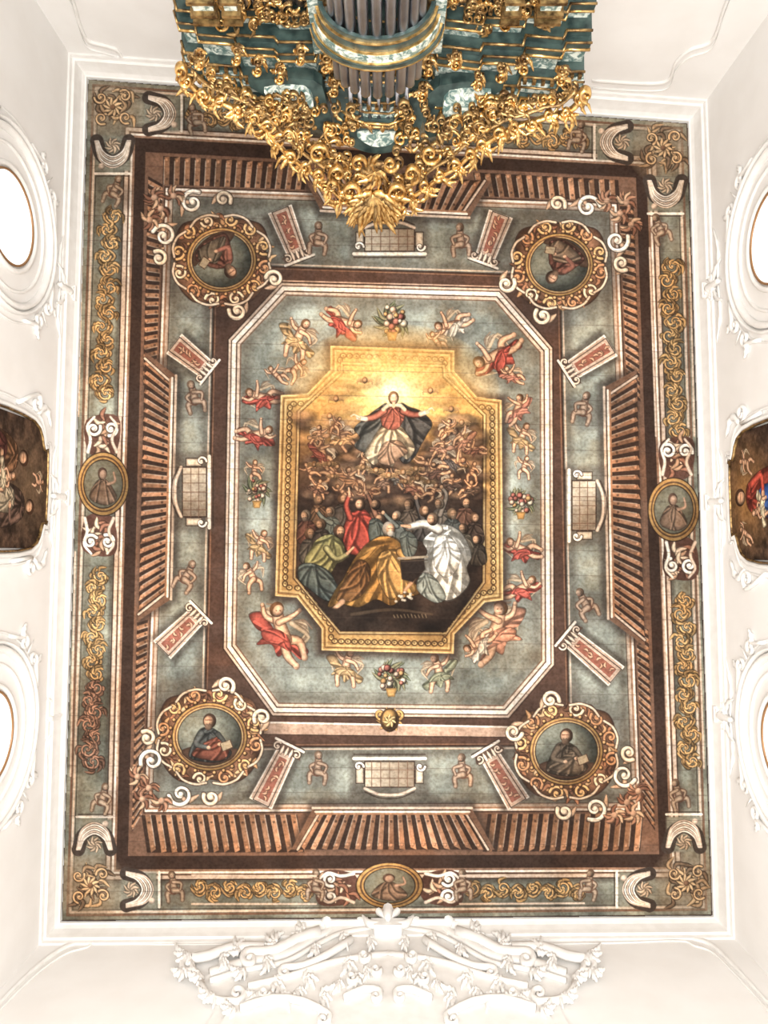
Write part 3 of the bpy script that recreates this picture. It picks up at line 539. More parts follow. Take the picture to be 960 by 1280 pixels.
class B:
    def __init__(s): s.V=[];s.F=[];s.M=[];s.S=[]
    def add(s,V,F,m=0,sm=False):
        o=len(s.V); s.V+=[tuple(float(c) for c in v) for v in V]; s.F+=[tuple(i+o for i in f) for f in F]; s.M+=[m]*len(F); s.S+=[sm]*len(F)
    def rings(s,R,m=0,sm=True,cap=True):
        n=len(R[0]); V=[v for r in R for v in r]; Fc=[]
        for i in range(len(R)-1):
            for j in range(n): a=i*n+j; b=i*n+(j+1)%n; Fc.append((a,b,b+n,a+n))
        if cap: Fc.append(tuple(range(n-1,-1,-1))); Fc.append(tuple((len(R)-1)*n+j for j in range(n)))
        s.add(V,Fc,m,sm)
    def rib(s,Mp,pts,w0,w1,th,e=0,m=0,lobe=0,leaf=False,n=4,seg=8,curl=0):
        P=np.array(cr(pts,n) if len(pts)>2 else pts,float)
        d=np.gradient(P,axis=0); L=np.linalg.norm(d,axis=1)+1e-9; d/=L[:,None]; nn=np.stack([-d[:,1],d[:,0]],1)
        N=len(P); R=[]
        for i in range(N):
            t=i/(N-1); w=(w0+(w1-w0)*t)/2; k=1
            if leaf: k=max(.06,math.sin(math.pi*min(1,t*.9+.08))**.7)
            if lobe: k*=1+lobe*(-.5+abs(math.sin(t*math.pi*4)))
            w*=k; hh=th/2*(k if leaf else (1-.4*t)); r=[]
            for j in range(seg):
                a=j/seg*6.283; u=math.cos(a)*w; r.append(Mp(P[i][0]+nn[i][0]*u,P[i][1]+nn[i][1]*u,e+hh*math.sin(a)+curl*t*t))
            R.append(r)
        s.rings(R,m)
    def prism(s,poly,z0,z1,m=0):
        n=len(poly); V=[(x,y,z0) for x,y in poly]+[(x,y,z1) for x,y in poly]
        s.add(V,[tuple(range(n))[::-1],tuple(range(n,2*n))]+[(i,(i+1)%n,(i+1)%n+n,i+n) for i in range(n)],m)
    def plate(s,Mp,poly,e0,e1,m=0):
        n=len(poly); V=[Mp(x,y,e0) for x,y in poly]+[Mp(x,y,e1) for x,y in poly]
        s.add(V,[tuple(range(n))[::-1],tuple(range(n,2*n))]+[(i,(i+1)%n,(i+1)%n+n,i+n) for i in range(n)],m)
    def obj(s,name,mats,parent=None): return mkobj(name,s.V,s.F,mats,s.M,s.S,parent)
def empty(name,loc=(0,0,0)):
    o=bpy.data.objects.new(name,None); SC.objects.link(o); o.empty_display_size=.2; return o
def gridmesh(name,W,cols,mat,keep=None,parent=None):
    ny,nx=W.shape[:2]; me=bpy.data.meshes.new(name)
    idx=np.arange(ny*nx).reshape(ny,nx)
    Q=np.stack([idx[:-1,:-1],idx[1:,:-1],idx[1:,1:],idx[:-1,1:]],-1).reshape(-1,4)
    if keep is not None: Q=Q[keep[:-1,:-1].reshape(-1)]
    me.vertices.add(ny*nx); me.vertices.foreach_set('co',W.reshape(-1).astype(np.float32))
    me.loops.add(Q.size); me.loops.foreach_set('vertex_index',Q.reshape(-1).astype(np.int32))
    me.polygons.add(len(Q)); me.polygons.foreach_set('loop_start',(np.arange(len(Q))*4).astype(np.int32))
    try: me.polygons.foreach_set('loop_total',np.full(len(Q),4,np.int32))
    except Exception: pass
    me.update(calc_edges=True)
    at=me.color_attributes.new('paint','FLOAT_COLOR','POINT')
    c=np.ones((ny*nx,4),np.float32); c[:,:3]=tolin(cols).reshape(-1,3); at.data.foreach_set('color',c.reshape(-1))
    me.materials.append(mat); o=bpy.data.objects.new(name,me); SC.objects.link(o)
    if parent:o.parent=parent
    return o
# ------------------------------------------------------------------ ceiling painting
q=[at_h(x,y,HC) for x,y in Q1]
xs=(cv.x0+np.arange(cv.nx)/cv.S-CX)/F; yy_=(cv.y0+np.arange(cv.ny)/cv.S-CY)/F
Xg,Yg=np.meshgrid(xs,yy_); dz=Yg*sa+ca; hh=HC-.03
W=np.stack([Xg/dz*hh,(Yg*ca-sa)/dz*hh,np.full_like(Xg,ZC+hh)],-1)
PX=cv.x0+np.arange(cv.nx)/cv.S; PY=cv.y0+np.arange(cv.ny)/cv.S; GX,GY=np.meshgrid(PX,PY)
ins=np.ones(GX.shape,bool)
for i in range(4):
    a,b=offp(Q1,1)[i],offp(Q1,1)[(i+1)%4]; ins&=((b[0]-a[0])*(GY-a[1])-(b[1]-a[1])*(GX-a[0]))>0
gridmesh('ceiling_painting',W,im,M_PAINT,ins)
# ------------------------------------------------------------------ room shell
RQ=offp([(p[0],p[1]) for p in q],.16)
ztop=ZC+HC
def wallobj(name,i):
    a,b=RQ[i],RQ[(i+1)%4]; d=(b-a)/np.linalg.norm(b-a); n=np.array([d[1],-d[0]])
    b_=B(); P=[a-d*.2,b+d*.2,b+d*.2+n*.25,a-d*.2+n*.25]; b_.prism([tuple(p) for p in P],0,ztop+.1); return b_.obj(name,[M_PLASTER])
wallobj('wall_back',0); wallobj('wall_right',1); wallobj('wall_front',2); wallobj('wall_left',3)
o_=B(); o_.prism([tuple(p) for p in offp(RQ,.25)],ztop,ztop+.2); o_.obj('ceiling',[M_PLASTER])
o_=B(); o_.prism([tuple(p) for p in offp(RQ,.25)],-.2,0); o_.obj('floor',[M_FLOOR])
b_=B(); prof=[(0,.42),(-.03,.42),(-.04,.36),(-.07,.34),(-.08,.25),(-.10,.14),(-.13,.08),(-.15,.07),(-.15,.0)]
R=[[(p[0],p[1],ztop-z) for p in offp(RQ,d)] for d,z in prof]
V=[v for r in R for v in r]; Fc=[(i*4+j,i*4+(j+1)%4,(i+1)*4+(j+1)%4,(i+1)*4+j) for i in range(len(R)-1) for j in range(4)]
b_.add(V,Fc); b_.obj('trim_1',[M_STUCCO])
class Wall:
    def __init__(s,i):
        s.a=RQ[i]; b=RQ[(i+1)%4]; s.L=np.linalg.norm(b-s.a); s.d=(b-s.a)/s.L; s.n=-np.array([s.d[1],-s.d[0]])
    def hit(s,px,py):
        r=ray(px,py); t=(s.a@s.n)/(r[:2]@s.n); p=r*t; return ((p[:2]-s.a)@s.d,p[2])
    def M(s,u,h,e): p=s.a+s.d*u+s.n*e; return (p[0],p[1],ZC+h)
    def PM(s,px,py,e):
        u,h=s.hit(px,py); return s.M(u,h,e)
WB,WR,WF,WL=Wall(0),Wall(1),Wall(2),Wall(3)
def circ(r,n=40,sx=1,sy=1): return [(r*sx*math.cos(k/n*6.2832),r*sy*math.sin(k/n*6.2832)) for k in range(n)]
def ringrib(bd,w,u,h,rx,ry,wd,th,e,m=0,n=56):
    R=[]
    for k in range(n+1):
        a=k/n*6.2832; r=[]
        for j in range(8):
            q_=j/8*6.283; dr=wd/2*math.cos(q_); r.append(w.M(u+(rx+dr)*math.cos(a),h+(ry+dr)*math.sin(a),e+th/2*math.sin(q_)))
        R.append(r)
    bd.rings(R,m,True,False)
def wspi(u,h,r,a0,d=1,turn=1.3): return spi(u,h,r,a0,turn,d,12)
def window(k,w,px,py):
    u,h=w.hit(px,py); r=1.22; h-=r
    par=empty('window_%d'%k)
    b=B(); P=circ(.60); b.plate(w.M,[(u+x,h+y) for x,y in P],.005,.02); b.obj('glass',[M_GLASS],par)
    b=B(); ringrib(b,w,u,h,.61,.61,.035,.04,.025); b.obj('glazing_frame',[M_FRAME],par)
    b=B(); ringrib(b,w,u,h,.68,.68,.08,.08,.02); ringrib(b,w,u,h,.95,.95,.05,.05,.01); ringrib(b,w,u,h,1.14,1.14,.10,.12,.03); ringrib(b,w,u,h,1.23,1.23,.05,.14,.03); ringrib(b,w,u,h,1.36,1.36,.03,.04,.01)
    for a in range(4):
        an=a*1.5708+.785
        for sd in(-1,1):
            cx_,cy_=u+1.4*math.cos(an+sd*.14),h+1.4*math.sin(an+sd*.14)
            b.rib(w.M,[(u+1.33*math.cos(an+sd*.45),h+1.33*math.sin(an+sd*.45))]+wspi(cx_,cy_,.12,an+sd*1.57,-sd),.06,.035,.08,.03,n=2)
            b.rib(w.M,[(cx_,cy_),(cx_+.16*math.cos(an+sd),cy_+.16*math.sin(an+sd)),(cx_+.28*math.cos(an+sd*.6),cy_+.28*math.sin(an+sd*.6))],.10,.07,.07,.03,leaf=True,lobe=.5)
        b.rib(w.M,[(u+1.36*math.cos(an),h+1.36*math.sin(an)),(u+1.6*math.cos(an),h+1.6*math.sin(an))],.11,.07,.09,.03,leaf=True,lobe=.4,n=6)
    b.obj('stucco_surround',[M_STUCCO],par)
window(1,WL,63,318); window(2,WL,40,898); window(3,WR,915,338); window(4,WR,928,905)
TN=[6]
def console(w,px,py):
    u,h=w.hit(px,py); b=B()
    b.plate(w.M,[(u-.12,h),(u+.12,h),(u+.12,h+.05),(u-.12,h+.05)],0,.13); b.plate(w.M,[(u-.09,h-.04),(u+.09,h-.04),(u+.09,h),(u-.09,h)],0,.11)
    b.rib(w.M,[(u,h-.04),(u,h-.2),(u,h-.4)],.15,.07,.14,.05,lobe=.3,n=6)
    for sd in(-1,1):
        b.rib(w.M,[(u+sd*.04,h-.22)]+wspi(u+sd*.15,h-.1,.09,1.57,sd),.045,.03,.07,.04,n=2)
        b.rib(w.M,[(u,h-.15),(u+sd*.22,h-.26),(u+sd*.32,h-.45)],.10,.06,.06,.03,leaf=True,lobe=.5)
        b.rib(w.M,[(u,h-.3),(u+sd*.5,h-.35),(u+sd*.9,h-.2)],.05,.03,.05,.02,leaf=True,lobe=.5)
    b.obj('trim_%d'%TN[0],[M_STUCCO]); TN[0]+=1
for w,x,y in[(WL,84,366),(WL,76,622),(WL,72,892),(WR,888,362),(WR,892,628),(WR,903,893)]: console(w,x,y)
def wpaint(w,px,py,kind):
    u,h=w.hit(px,py); hw,hh_=.9,1.2; h-=hh_
    par=empty('framed_painting')
    out=[(-hw*.55,hh_),(-hw*.6,hh_*.9),(-hw,hh_*.62),(-hw,-hh_*.62),(-hw*.6,-hh_*.9),(-hw*.55,-hh_),(hw*.55,-hh_),(hw*.6,-hh_*.9),(hw,-hh_*.62),(hw,hh_*.62),(hw*.6,hh_*.9),(hw*.55,hh_)]
    out=[tuple(p) for p in cr(out,4,True)]
    c=Cv(0,0,180,240,1.5,5+kind); c.poly([(0,0),(180,0),(180,240),(0,240)],(70,54,44),tex=1)
    c.glow(90,50,90,80,(180,130,76) if kind else (116,94,72),.9,1)
    sk=(222,174,138)
    def person(x,y,k,col,col2):
        drap(c,[(x-14*k,y+16*k),(x+14*k,y+16*k),(x+28*k,y+50*k),(x+26*k,y+100*k),(x-26*k,y+100*k),(x-30*k,y+55*k)],col,(x,y+20*k),14,10)
        drap(c,[(x-10*k,y+50*k),(x+20*k,y+44*k),(x+30*k,y+90*k),(x-6*k,y+98*k)],col2,(x+10*k,y+48*k),9,8)
        c.stroke([(x-14*k,y+28*k),(x-22*k,y+50*k),(x-2*k,y+54*k)],10*k,7*k,mul(col,1.25),vol=.6); c.ell(x,y+54*k,5*k,4*k,sk)
        c.ell(x,y-2*k,11*k,13*k,(70,48,36)); c.ell(x+1*k,y+1*k,8*k,10*k,sk,vol=.5); c.line((x-5*k,y-1*k),(x+6*k,y-1*k),2*k,(120,80,60),.6)
    if kind==0:
        person(58,52,1,(90,70,60),(160,144,122)); person(124,74,1.05,(122,88,64),(84,50,44)); fig(c,92,120,18,.2,1,(190,172,144),False,2); fig(c,95,28,12,0,1,None,True,0)
    else:
        person(92,30,1.15,(150,66,54),(56,90,156)); fig(c,112,84,16,.2,1,(206,190,160),False,2); person(50,140,.8,(170,120,70),(90,74,60)); person(138,150,.8,(70,60,54),(120,92,72))
        fig(c,45,50,14,-.3,1,None,True,0); fig(c,142,42,13,.3,1,None,True,1)
    c.im=np.clip(c.im,5,255)
    ny,nx=c.im.shape[:2]; S_=np.linspace(-hw,hw,nx); H_=np.linspace(hh_,-hh_,ny); SS,HH=np.meshgrid(S_,H_)
    WW=np.zeros((ny,nx,3)); WW[...,0]=w.a[0]+w.d[0]*(u+SS)+w.n[0]*.05; WW[...,1]=w.a[1]+w.d[1]*(u+SS)+w.n[1]*.05; WW[...,2]=ZC+h+HH
    ins=np.zeros(SS.shape,bool); n=len(out)
    for i in range(n):
        (x1,y1),(x2,y2)=out[i],out[(i+1)%n]
        if abs(y2-y1)>1e-9: ins^=((y1>HH)!=(y2>HH))&(SS<(x2-x1)*(HH-y1)/(y2-y1)+x1)
    gridmesh('canvas',WW,c.im,M_PAINT,ins,par)
    b=B(); P=[(u+x,h+y) for x,y in out]+[(u+out[0][0],h+out[0][1])]
    b.rib(w.M,P,.03,.03,.08,.05,0,n=1); b.obj('gilt_fillet',[M_GOLD2],par)
    b=B(); P=[(u+x*1.06,h+y*1.045) for x,y in out]; P.append(P[0]); b.rib(w.M,P,.07,.07,.12,.03,0,n=1); P=[(u+x*1.2,h+y*1.15) for x,y in out]; P.append(P[0]); b.rib(w.M,P,.04,.04,.06,.01,0,n=1)
    for sx in(-1,1):
        for sy in(-1,1):
            b.rib(w.M,[(u+sx*hw*1.2,h+sy*.3)]+wspi(u+sx*hw*1.3,h+sy*hh_*.7,.14,0,sx*sy),.06,.04,.08,.03,n=2)
            b.rib(w.M,[(u+sx*hw*1.15,h+sy*hh_*.75),(u+sx*hw*1.3,h+sy*hh_*.95),(u+sx*hw*1.0,h+sy*hh_*1.12)],.12,.08,.08,.03,leaf=True,lobe=.5)
    b.obj('stucco_frame',[M_STUCCO],par)
wpaint(WL,54,609,0); wpaint(WR,918,622,1)
def mould(name,w,P,wd=4,th=.06):
    b=B(); b.rib(w.PM,P,wd,wd,th,.01,n=6); b.rib(w.PM,[(x,y+9) for x,y in P],wd*.4,wd*.4,th*.6,.01,n=6); return b.obj(name,[M_STUCCO])
mould('trim_2',WB,[(60,-60),(88,-8),(100,30),(110,50),(128,56),(146,62),(158,76),(190,78),(260,80)])
mould('trim_3',WB,[(925,-40),(905,10),(890,50),(862,62),(845,78),(835,100),(805,104),(740,100)])
mould('trim_4',WF,[(-40,1300),(10,1244),(50,1206),(82,1184),(108,1176),(124,1170),(190,1172),(300,1172)])
mould('trim_5',WF,[(1000,1300),(950,1244),(915,1206),(890,1182),(868,1174),(850,1168),(780,1170),(680,1172)])
# ------------------------------------------------------------------ stucco cartouche (front wall)
b=B()
def FM(px,py,e): return WF.PM(px,py,e)
ol=[(262,1222),(306,1208),(356,1198),(396,1176),(430,1160),(485,1152),(540,1160),(574,1176),(614,1198),(664,1208),(708,1222),(722,1240),(700,1262),(690,1330),(280,1330),(270,1262),(248,1240)]
b.plate(FM,[tuple(p) for p in cr(ol,4,True)],0,.05)
il=[(310,1244),(360,1232),(420,1212),(485,1202),(550,1212),(610,1232),(660,1244),(672,1330),(296,1330)]
b.plate(FM,[tuple(p) for p in cr(il,4,True)],.05,.10)
def S2(P,w0,w1,th,e,**k):
    b.rib(FM,P,w0,w1,th,e,**k); b.rib(FM,[(970-x,y) for x,y in P],w0,w1,th,e,**k)
S2(ol[:6],10,10,.10,.06); S2([(x,y+12) for x,y in ol[:6]],5,5,.08,.08); S2(il[:4],6,6,.08,.12)
S2([(405,1166),(420,1150),(445,1142),(462,1150)]+spi(452,1156,8,-.5,1.2,1,10),9,4,.12,.14,n=2)
S2([(400,1172),(370,1182),(345,1196),(320,1198)]+spi(312,1208,11,-1.2,1.3,-1,10),11,5,.12,.10,n=2)
S2([(330,1192),(290,1192),(262,1202),(240,1206)]+spi(236,1216,11,-1.2,1.3,-1,10),11,5,.12,.09,n=2)
S2([(250,1236),(262,1258),(290,1262)]+spi(296,1252,10,1.5,1.2,-1,10),9,4,.1,.1,n=2)
S2([(440,1184),(410,1204),(380,1218),(360,1220)]+spi(356,1228,8,-1.4,1.2,-1,10),8,4,.1,.12,n=2)
S2([(300,1275),(340,1262),(380,1266),(410,1282)]+spi(404,1290,8,-.4,1.2,1,10),8,4,.1,.14,n=2)
S2([(430,1262),(455,1250),(474,1252)]+spi(470,1260,6,-.4,1.2,1,10),7,4,.1,.14,n=2)
rl=random.Random(3)
for x,y,a,l,w in[(232,1200,2.6,20,9),(250,1228,2.9,22,10),(262,1252,2.4,20,9),(300,1196,-2.4,18,9),(345,1188,-2.2,18,9),(380,1172,-2.4,18,9),(412,1158,-2.3,18,9),(300,1222,2.2,16,9),(330,1214,.6,16,9),(390,1196,.8,16,9),(425,1186,.4,16,8),(290,1270,2.8,18,9),(340,1240,.6,18,9),(380,1236,.2,18,9),(430,1216,.6,18,9),(350,1262,-.4,22,9),(400,1258,.4,22,9),(225,1222,1.9,16,9),(440,1236,.8,18,9),(320,1252,2.0,18,9),(370,1250,1.2,16,8),(275,1212,.4,16,8),(460,1190,.2,14,8),(455,1226,.4,14,8),(420,1240,1.4,14,8)]:
    for da in(0,-.7,-1.5,.8):
        ll=l*rl.uniform(.7,1.05); S2([(x,y),(x+ll*.5*math.cos(a+da),y+ll*.5*math.sin(a+da)),(x+ll*math.cos(a+da+.5),y+ll*math.sin(a+da+.5))],w*.8,w*.5,.09,.11,leaf=True,lobe=.5)
for x,y,r in[(455,1208,8),(470,1226,7),(440,1236,8),(330,1256,8)]: S2(spi(x,y,r,0,1.3,1,10),5,3,.1,.14,n=2)
b.rib(FM,[(485,1176),(485,1150),(485,1122)],16,12,.2,.3,leaf=True,lobe=.3,n=8)
S2([(482,1168),(471,1158),(467,1142),(473,1132)],8,5,.14,.26,leaf=True); S2([(480,1172),(462,1172),(452,1160)],8,5,.12,.2,leaf=True)
b.plate(FM,[(464,1168),(506,1168),(502,1177),(468,1177)],.05,.24)
b.obj('stucco_cartouche',[M_STUCCO])
# ------------------------------------------------------------------ pipe organ
org=empty('pipe_organ')
cont=[(222,66),(226,80),(248,82),(250,94),(296,98),(300,110),(345,112),(350,118),(394,118),(398,104),(418,104),(426,126),(438,136),(455,142),(486,144),(504,138),(516,128),(524,110),(542,108),(546,122),(598,128),(602,120),(650,122),(654,110),(700,114),(704,104),(735,104)]
plan=[at_h(x,y,7.45)[:2] for x,y in cont]
def sp(off): return [(p[0]*(1-off*.12),p[1]-off) for p in plan]
def slab(bd,z0,z1,off,m):
    P=sp(off); P+= [(P[-1][0],-6.75),(P[0][0],-6.75)]
    bd.prism(P,ZC+z0,ZC+z1,m)
def edge(bd,z,off,r,m):
    P=sp(off)
    for i in range(len(P)-1):
        a_,c_=np.array(P[i]),np.array(P[i+1]); d=(c_-a_); L=np.hypot(*d); d/=L; nrm=np.array([-d[1],d[0]]); a_=a_-d*r*.6; c_=c_+d*r*.6
        bd.rings([[(e[0]+nrm[0]*r*math.cos(t),e[1]+nrm[1]*r*math.cos(t),ZC+z+r*math.sin(t)) for t in [k*.785 for k in range(8)]] for e in(a_,c_)],m)
b=B()
for z0,z1,off,m in[(7.62,7.69,.0,2),(7.54,7.62,.07,0),(7.46,7.54,.13,2),(7.22,7.46,.24,0),(7.12,7.22,.20,2),(7.04,7.12,.27,2),(6.90,7.04,.40,0),(6.80,6.90,.36,2),(6.72,6.80,.46,2)]: slab(b,z0,z1,off,m)
for z,off,r,m in[(7.68,.0,.020,1),(7.62,.0,.016,3),(7.54,.07,.012,1),(7.46,.13,.014,1),(7.22,.2,.018,3),(7.12,.2,.012,1),(7.04,.27,.014,1),(6.9,.36,.014,3),(6.8,.36,.012,1),(6.72,.46,.012,1)]: edge(b,z,off,r,m)
P=sp(.115)
for i in range(len(P)-1):
    a_,c_=np.array(P[i]),np.array(P[i+1]); L=np.hypot(*(c_-a_)); n=int(L/.08)
    for k in range(n):
        p=a_+(c_-a_)*(k+.5)/n; b.prism([(p[0]-.018,p[1]-.03),(p[0]+.018,p[1]-.03),(p[0]+.018,p[1]+.03),(p[0]-.018,p[1]+.03)],ZC+7.47,ZC+7.52,1)
# marbled frieze panels framed in gilt on the soffit bands
b.obj('entablature',[M_MARB,M_GOLD2,M_MARBD,M_GOLD],org)
b=B(); XL,XR=at_h(255,30,6.7)[0],at_h(700,30,6.7)[0]
b.prism([(XL,-5.25),(XR,-5.25),(XR,-6.75),(XL,-6.75)],0,ZC+6.72,0); b.obj('case',[M_DARK],org)
def YP(Y0,k=0,h0=7.0):
    def M_(px,py,e):
        r=ray(px,py); t=(Y0-k*h0)/(r[1]-k*r[2]); p=r*t; return (p[0],p[1]+e,ZC+p[2])
    return M_
PF=YP(-5.06)
b=B()
for x0,x1 in[(236,262),(276,292),(392,408),(540,556),(636,652),(680,706)]:
    X0_,X1_=at_h(x0,10,6.4)[0],at_h(x1,10,6.4)[0]
    b.prism([(X0_,-4.95),(X1_,-4.95),(X1_,-5.3),(X0_,-5.3)],ZC+4.5,ZC+6.72,0)
    xm=(X0_+X1_)/2; w=abs(X1_-X0_)/2+.03
    for z in(6.66,6.56,6.4,6.1): b.prism([(xm-w,-4.9),(xm+w,-4.9),(xm+w,-5.2),(xm-w,-5.2)],ZC+z,ZC+z+.035,1)
b.obj('pilasters',[M_MARB,M_GOLD2],org)
def pipe(bd,x,y,z0,z1,r,n=16):
    prof=[(z0,r*.3),(z0+.4,r),(z1-.02,r),(z1,r*1.05)]
    bd.rings([[(x+q_*math.cos(k/n*6.283),y+q_*math.sin(k/n*6.283),ZC+z) for k in range(n)] for z,q_ in prof],0)
b=B()
for k in range(9):
    a=-1.1+k*.275; x=at_h(472,0,6.8)[0]+.42*math.sin(a); y=-4.72+.32*math.cos(a); pipe(b,x,y,4.2,6.9+.04*math.cos(a),.046)
for k in range(7): pipe(b,at_h(303+k*14,10,6.5)[0],-5.13,4.2,6.68,.05)
for k in range(6): pipe(b,at_h(562+k*12.5,10,6.5)[0],-5.13,4.2,6.68,.045)
b.obj('facade_pipes',[M_PIPE],org)
b=B()
def arc(cx,cy,r0,r1,a0,a1,n=16):
    o=[(cx+r1*math.sin(a0+(a1-a0)*k/n),cy+r1*.75*math.cos(a0+(a1-a0)*k/n)) for k in range(n+1)]; i=[(cx+r0*math.sin(a0+(a1-a0)*k/n),cy+r0*.75*math.cos(a0+(a1-a0)*k/n)) for k in range(n,-1,-1)]; return o+i
cxm=at_h(472,0,6.8)[0]
for z0,z1,r0,r1,m in[(6.39,6.40,.47,.61,1),(6.34,6.39,.47,.60,2),(6.33,6.34,.47,.585,1),(6.24,6.33,.47,.565,0),(6.225,6.24,.47,.555,1),(6.14,6.225,.47,.53,2),(6.13,6.14,.47,.535,1),(6.08,6.13,.47,.51,2)]: b.prism(arc(cxm,-4.72,r0,r1,-1.45,1.45),ZC+z0,ZC+z1,m)
for sx in(-1,1):
    x=cxm+sx*.56; b.prism([(x-.05,-4.78),(x+.05,-4.78),(x+.05,-5.2),(x-.05,-5.2)],ZC+4.5,ZC+6.9,0)
b.obj('tower_cornice',[M_MARB,M_GOLD,M_MARBD],org)
b=B(); NR=random.Random(5)
def oscroll(Mp,x,y,r,a0,d,w,th,e,m=0,tail=None):
    p=spi(x,y,r,a0,1.35,d,12)
    if tail: p=[tail]+p
    b.rib(Mp,p,w,w*.5,th,e,m,n=2)
def oleaf(Mp,x,y,a,l,w,th,e,bend=.7,m=0,curl=.05): b.rib(Mp,[(x,y),(x+l*.5*math.cos(a),y+l*.5*math.sin(a)),(x+l*math.cos(a+bend),y+l*math.sin(a+bend))],w,w*.7,th,e,m,leaf=True,lobe=.6,n=5,curl=curl)
CP=YP(-4.75,.40,7.0)
pathL=[(230,98),(250,116),(272,126),(294,136),(314,146),(332,162),(346,178),(360,194),(378,208),(396,220),(412,234),(426,248),(442,260),(454,270)]
pathR=[(728,124),(710,140),(690,144),(668,152),(646,158),(626,168),(606,180),(590,192),(572,208),(552,220),(534,234),(516,246),(500,256),(484,268)]
for path,sg in((pathL,1),(pathR,-1)):
    b.rib(CP,path,5,4,.08,.0,0,n=4); b.rib(CP,[(x+9*sg,y-13) for x,y in path],3,3,.06,.02,1,n=4)
    for i,(x,y) in enumerate(path):
        d=sg if i%2 else -sg
        oscroll(CP,x+sg*3,y-3,NR.uniform(7,11),NR.uniform(0,6),d,4,.07,NR.uniform(.0,.06))
        for rr in range(3): oscroll(CP,x+sg*NR.uniform(8,24),y-NR.uniform(8,28),NR.uniform(5,8),NR.uniform(0,6),-d,2.6,.06,NR.uniform(-.08,.04),rr%2)
        for k in range(4): oleaf(CP,x,y,math.pi/2+sg*.6+NR.uniform(-1.2,1.2),NR.uniform(11,19),NR.uniform(4,7),.04,NR.uniform(.0,.06),NR.uniform(-.9,.9),0)
        for k in range(5): oleaf(CP,x+sg*12,y-14,NR.uniform(0,6.28),NR.uniform(9,16),NR.uniform(4,6),.04,NR.uniform(-.1,.05),.6,NR.choice([0,1,1]))
for k in range(190):
    sx=NR.choice([-1,1]); x=472+sx*NR.uniform(20,175); top=130; bot=250-abs(x-472)*.64
    if bot<top+6: continue
    y=NR.uniform(top,bot-8); m=0 if NR.random()<.35 else 1
    if NR.random()<.55: oscroll(CP,x,y,NR.uniform(5,10),NR.uniform(0,6),NR.choice([-1,1]),NR.uniform(2.4,3.4),.06,NR.uniform(-.12,.04),m)
    else: oleaf(CP,x,y,NR.uniform(0,6.28),NR.uniform(10,18),NR.uniform(4,6),.04,NR.uniform(-.12,.04),NR.uniform(-1,1),m)
for k in range(15):
    a=.1+k*.21; oleaf(CP,468,234,a,NR.uniform(34,52),9,.06,.08,NR.uniform(-.25,.25),0,.08)
for k in range(13):
    a=.0+k*.26; oleaf(CP,466,228,a,NR.uniform(24,34),8,.07,.13,.2,NR.choice([0,1]),.08)
for k in range(14):
    a=k*.45; oleaf(CP,468,208,a,NR.uniform(18,34),7,.06,.05,.5,NR.choice([0,1]),.05)
for sx in(-1,1):
    oscroll(CP,468+sx*30,228,14,1.57,sx,5,.1,.12); oscroll(CP,468+sx*46,206,12,1.57,-sx,4,.1,.1); oscroll(CP,468+sx*20,194,10,0,sx,4,.08,.1); oscroll(CP,468+sx*70,186,13,0,sx,4,.08,.06)
    oscroll(CP,(225 if sx<0 else 733),(80 if sx<0 else 110),9,1.5,sx,5,.1,.06)
for k in range(150):
    x=NR.choice([NR.uniform(255,398),NR.uniform(548,690)]); y=NR.uniform(-20,32)
    if NR.random()<.55: oscroll(PF,x,y,NR.uniform(5,11),NR.uniform(0,6),NR.choice([-1,1]),2.8,.05,.04,NR.choice([0,1,1]))
    else: oleaf(PF,x,y,NR.uniform(0,6.28),NR.uniform(10,18),5,.04,.04,.7,NR.choice([0,1,1]),0)
EP=YP(-4.72,.1,7.0)
for x,y in[(408,70),(536,74),(296,60),(655,72),(418,100),(528,106),(250,66),(702,86),(350,84),(598,92),(410,40),(534,42),(322,74),(626,82),(376,60),(570,66)]:
    for k in range(7): oleaf(EP,x,y,NR.uniform(0,6.28),NR.uniform(9,15),5,.05,.02,.6,k%2)
    oscroll(EP,x,y-5,6,0,1,3,.06,.05,1); oscroll(EP,x,y+8,6,3,-1,3,.06,.05)
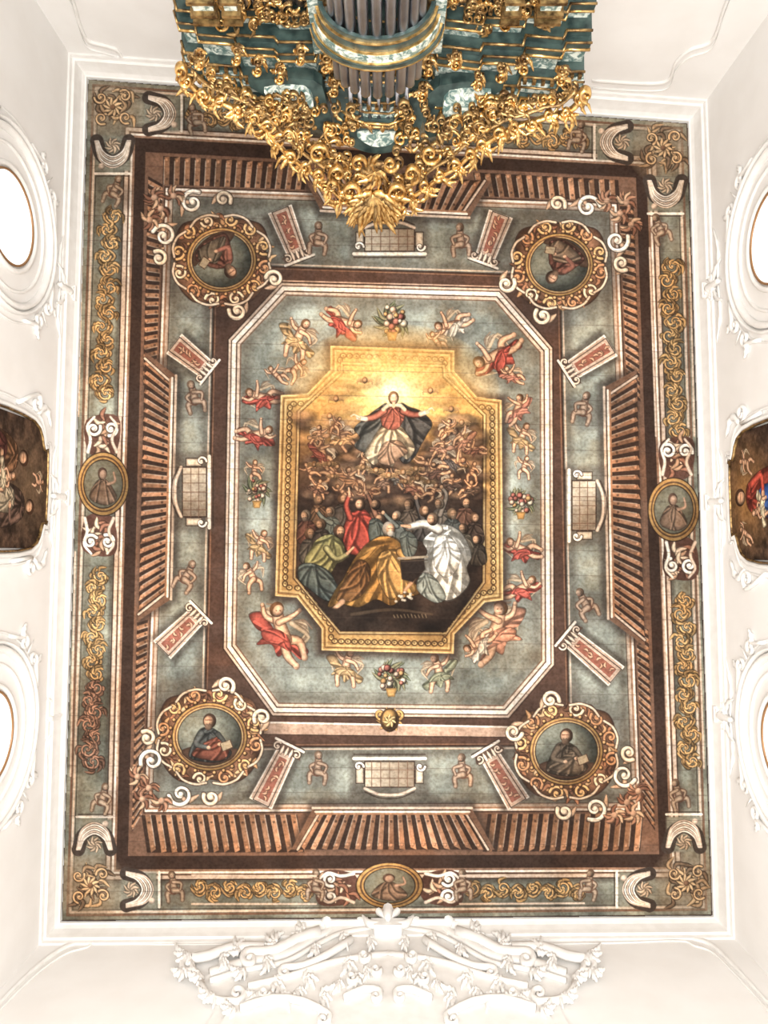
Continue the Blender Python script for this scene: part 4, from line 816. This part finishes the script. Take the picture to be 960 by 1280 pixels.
for k in range(26):
    a=-1.45+k*.116; oleaf(EP,472+58*math.sin(a),62+14*math.cos(a),NR.uniform(0,6.28),10,4.5,.05,.12,.5,k%2,0)
for i in range(len(plan)-1):
    a_,c_=plan[i],plan[i+1]; L=float(np.hypot(*(c_-a_))); n=max(1,int(L/.09))
    for k in range(n):
        p=a_+(c_-a_)*(k+.5)/n
        b.rib(lambda X,Y,e: (X,p[1]+.03+e,ZC+Y),[(p[0],7.72),(p[0],7.66),(p[0],7.60)],.06,.04,.04,0,0,leaf=True,n=2,seg=6)
b.obj('gilded_carving',[M_GOLD,M_GOLD2],org)
b=B()
for P,e in(([(310,124),(392,122),(408,150),(416,186),(396,180),(372,164),(344,148)],-.18),([(550,128),(630,126),(600,152),(566,176),(536,192),(530,160)],-.18),([(424,128),(528,128),(534,150),(518,188),(486,206),(452,204),(424,184),(416,150)],-.14)):
    b.plate(CP,[tuple(p) for p in cr(P,3,True)],e-.12,e,1)
for P in[(330,130),(380,128),(392,148),(380,158),(354,144)],[(562,134),(614,132),(592,148),(568,162),(554,158)],[(446,180),(496,180),(488,194),(464,196)]: b.plate(CP,[tuple(p) for p in cr(P,3,True)],-.18,-.12,0)
for k in range(7): b.rib(CP,[(437+k*12,116),(441+k*11,168)],6,5,.06,-.08,2,n=3)
b.obj('marbled_pediment',[M_MARB,M_MARBD,M_PIPE],org)
# ------------------------------------------------------------------ light
def area(name,loc,rot,sx,sy,pw,col=(1,1,1)):
    l=bpy.data.lights.new(name,'AREA'); l.shape='RECTANGLE'; l.size=sx; l.size_y=sy; l.energy=pw; l.color=col
    o=bpy.data.objects.new(name,l); SC.objects.link(o); o.location=loc; o.rotation_euler=rot; return o
area('fill_uplight',(0,.3,.6),(math.pi,0,0),4,6,1980,(1,.965,.92))  # unseen fill lamp, added near the floor to light the ceiling evenly
w=bpy.data.worlds.new('world'); bpy.context.scene.world=w; w.use_nodes=True; w.node_tree.nodes['Background'].inputs[0].default_value=(.9,.95,1,1); w.node_tree.nodes['Background'].inputs[1].default_value=1
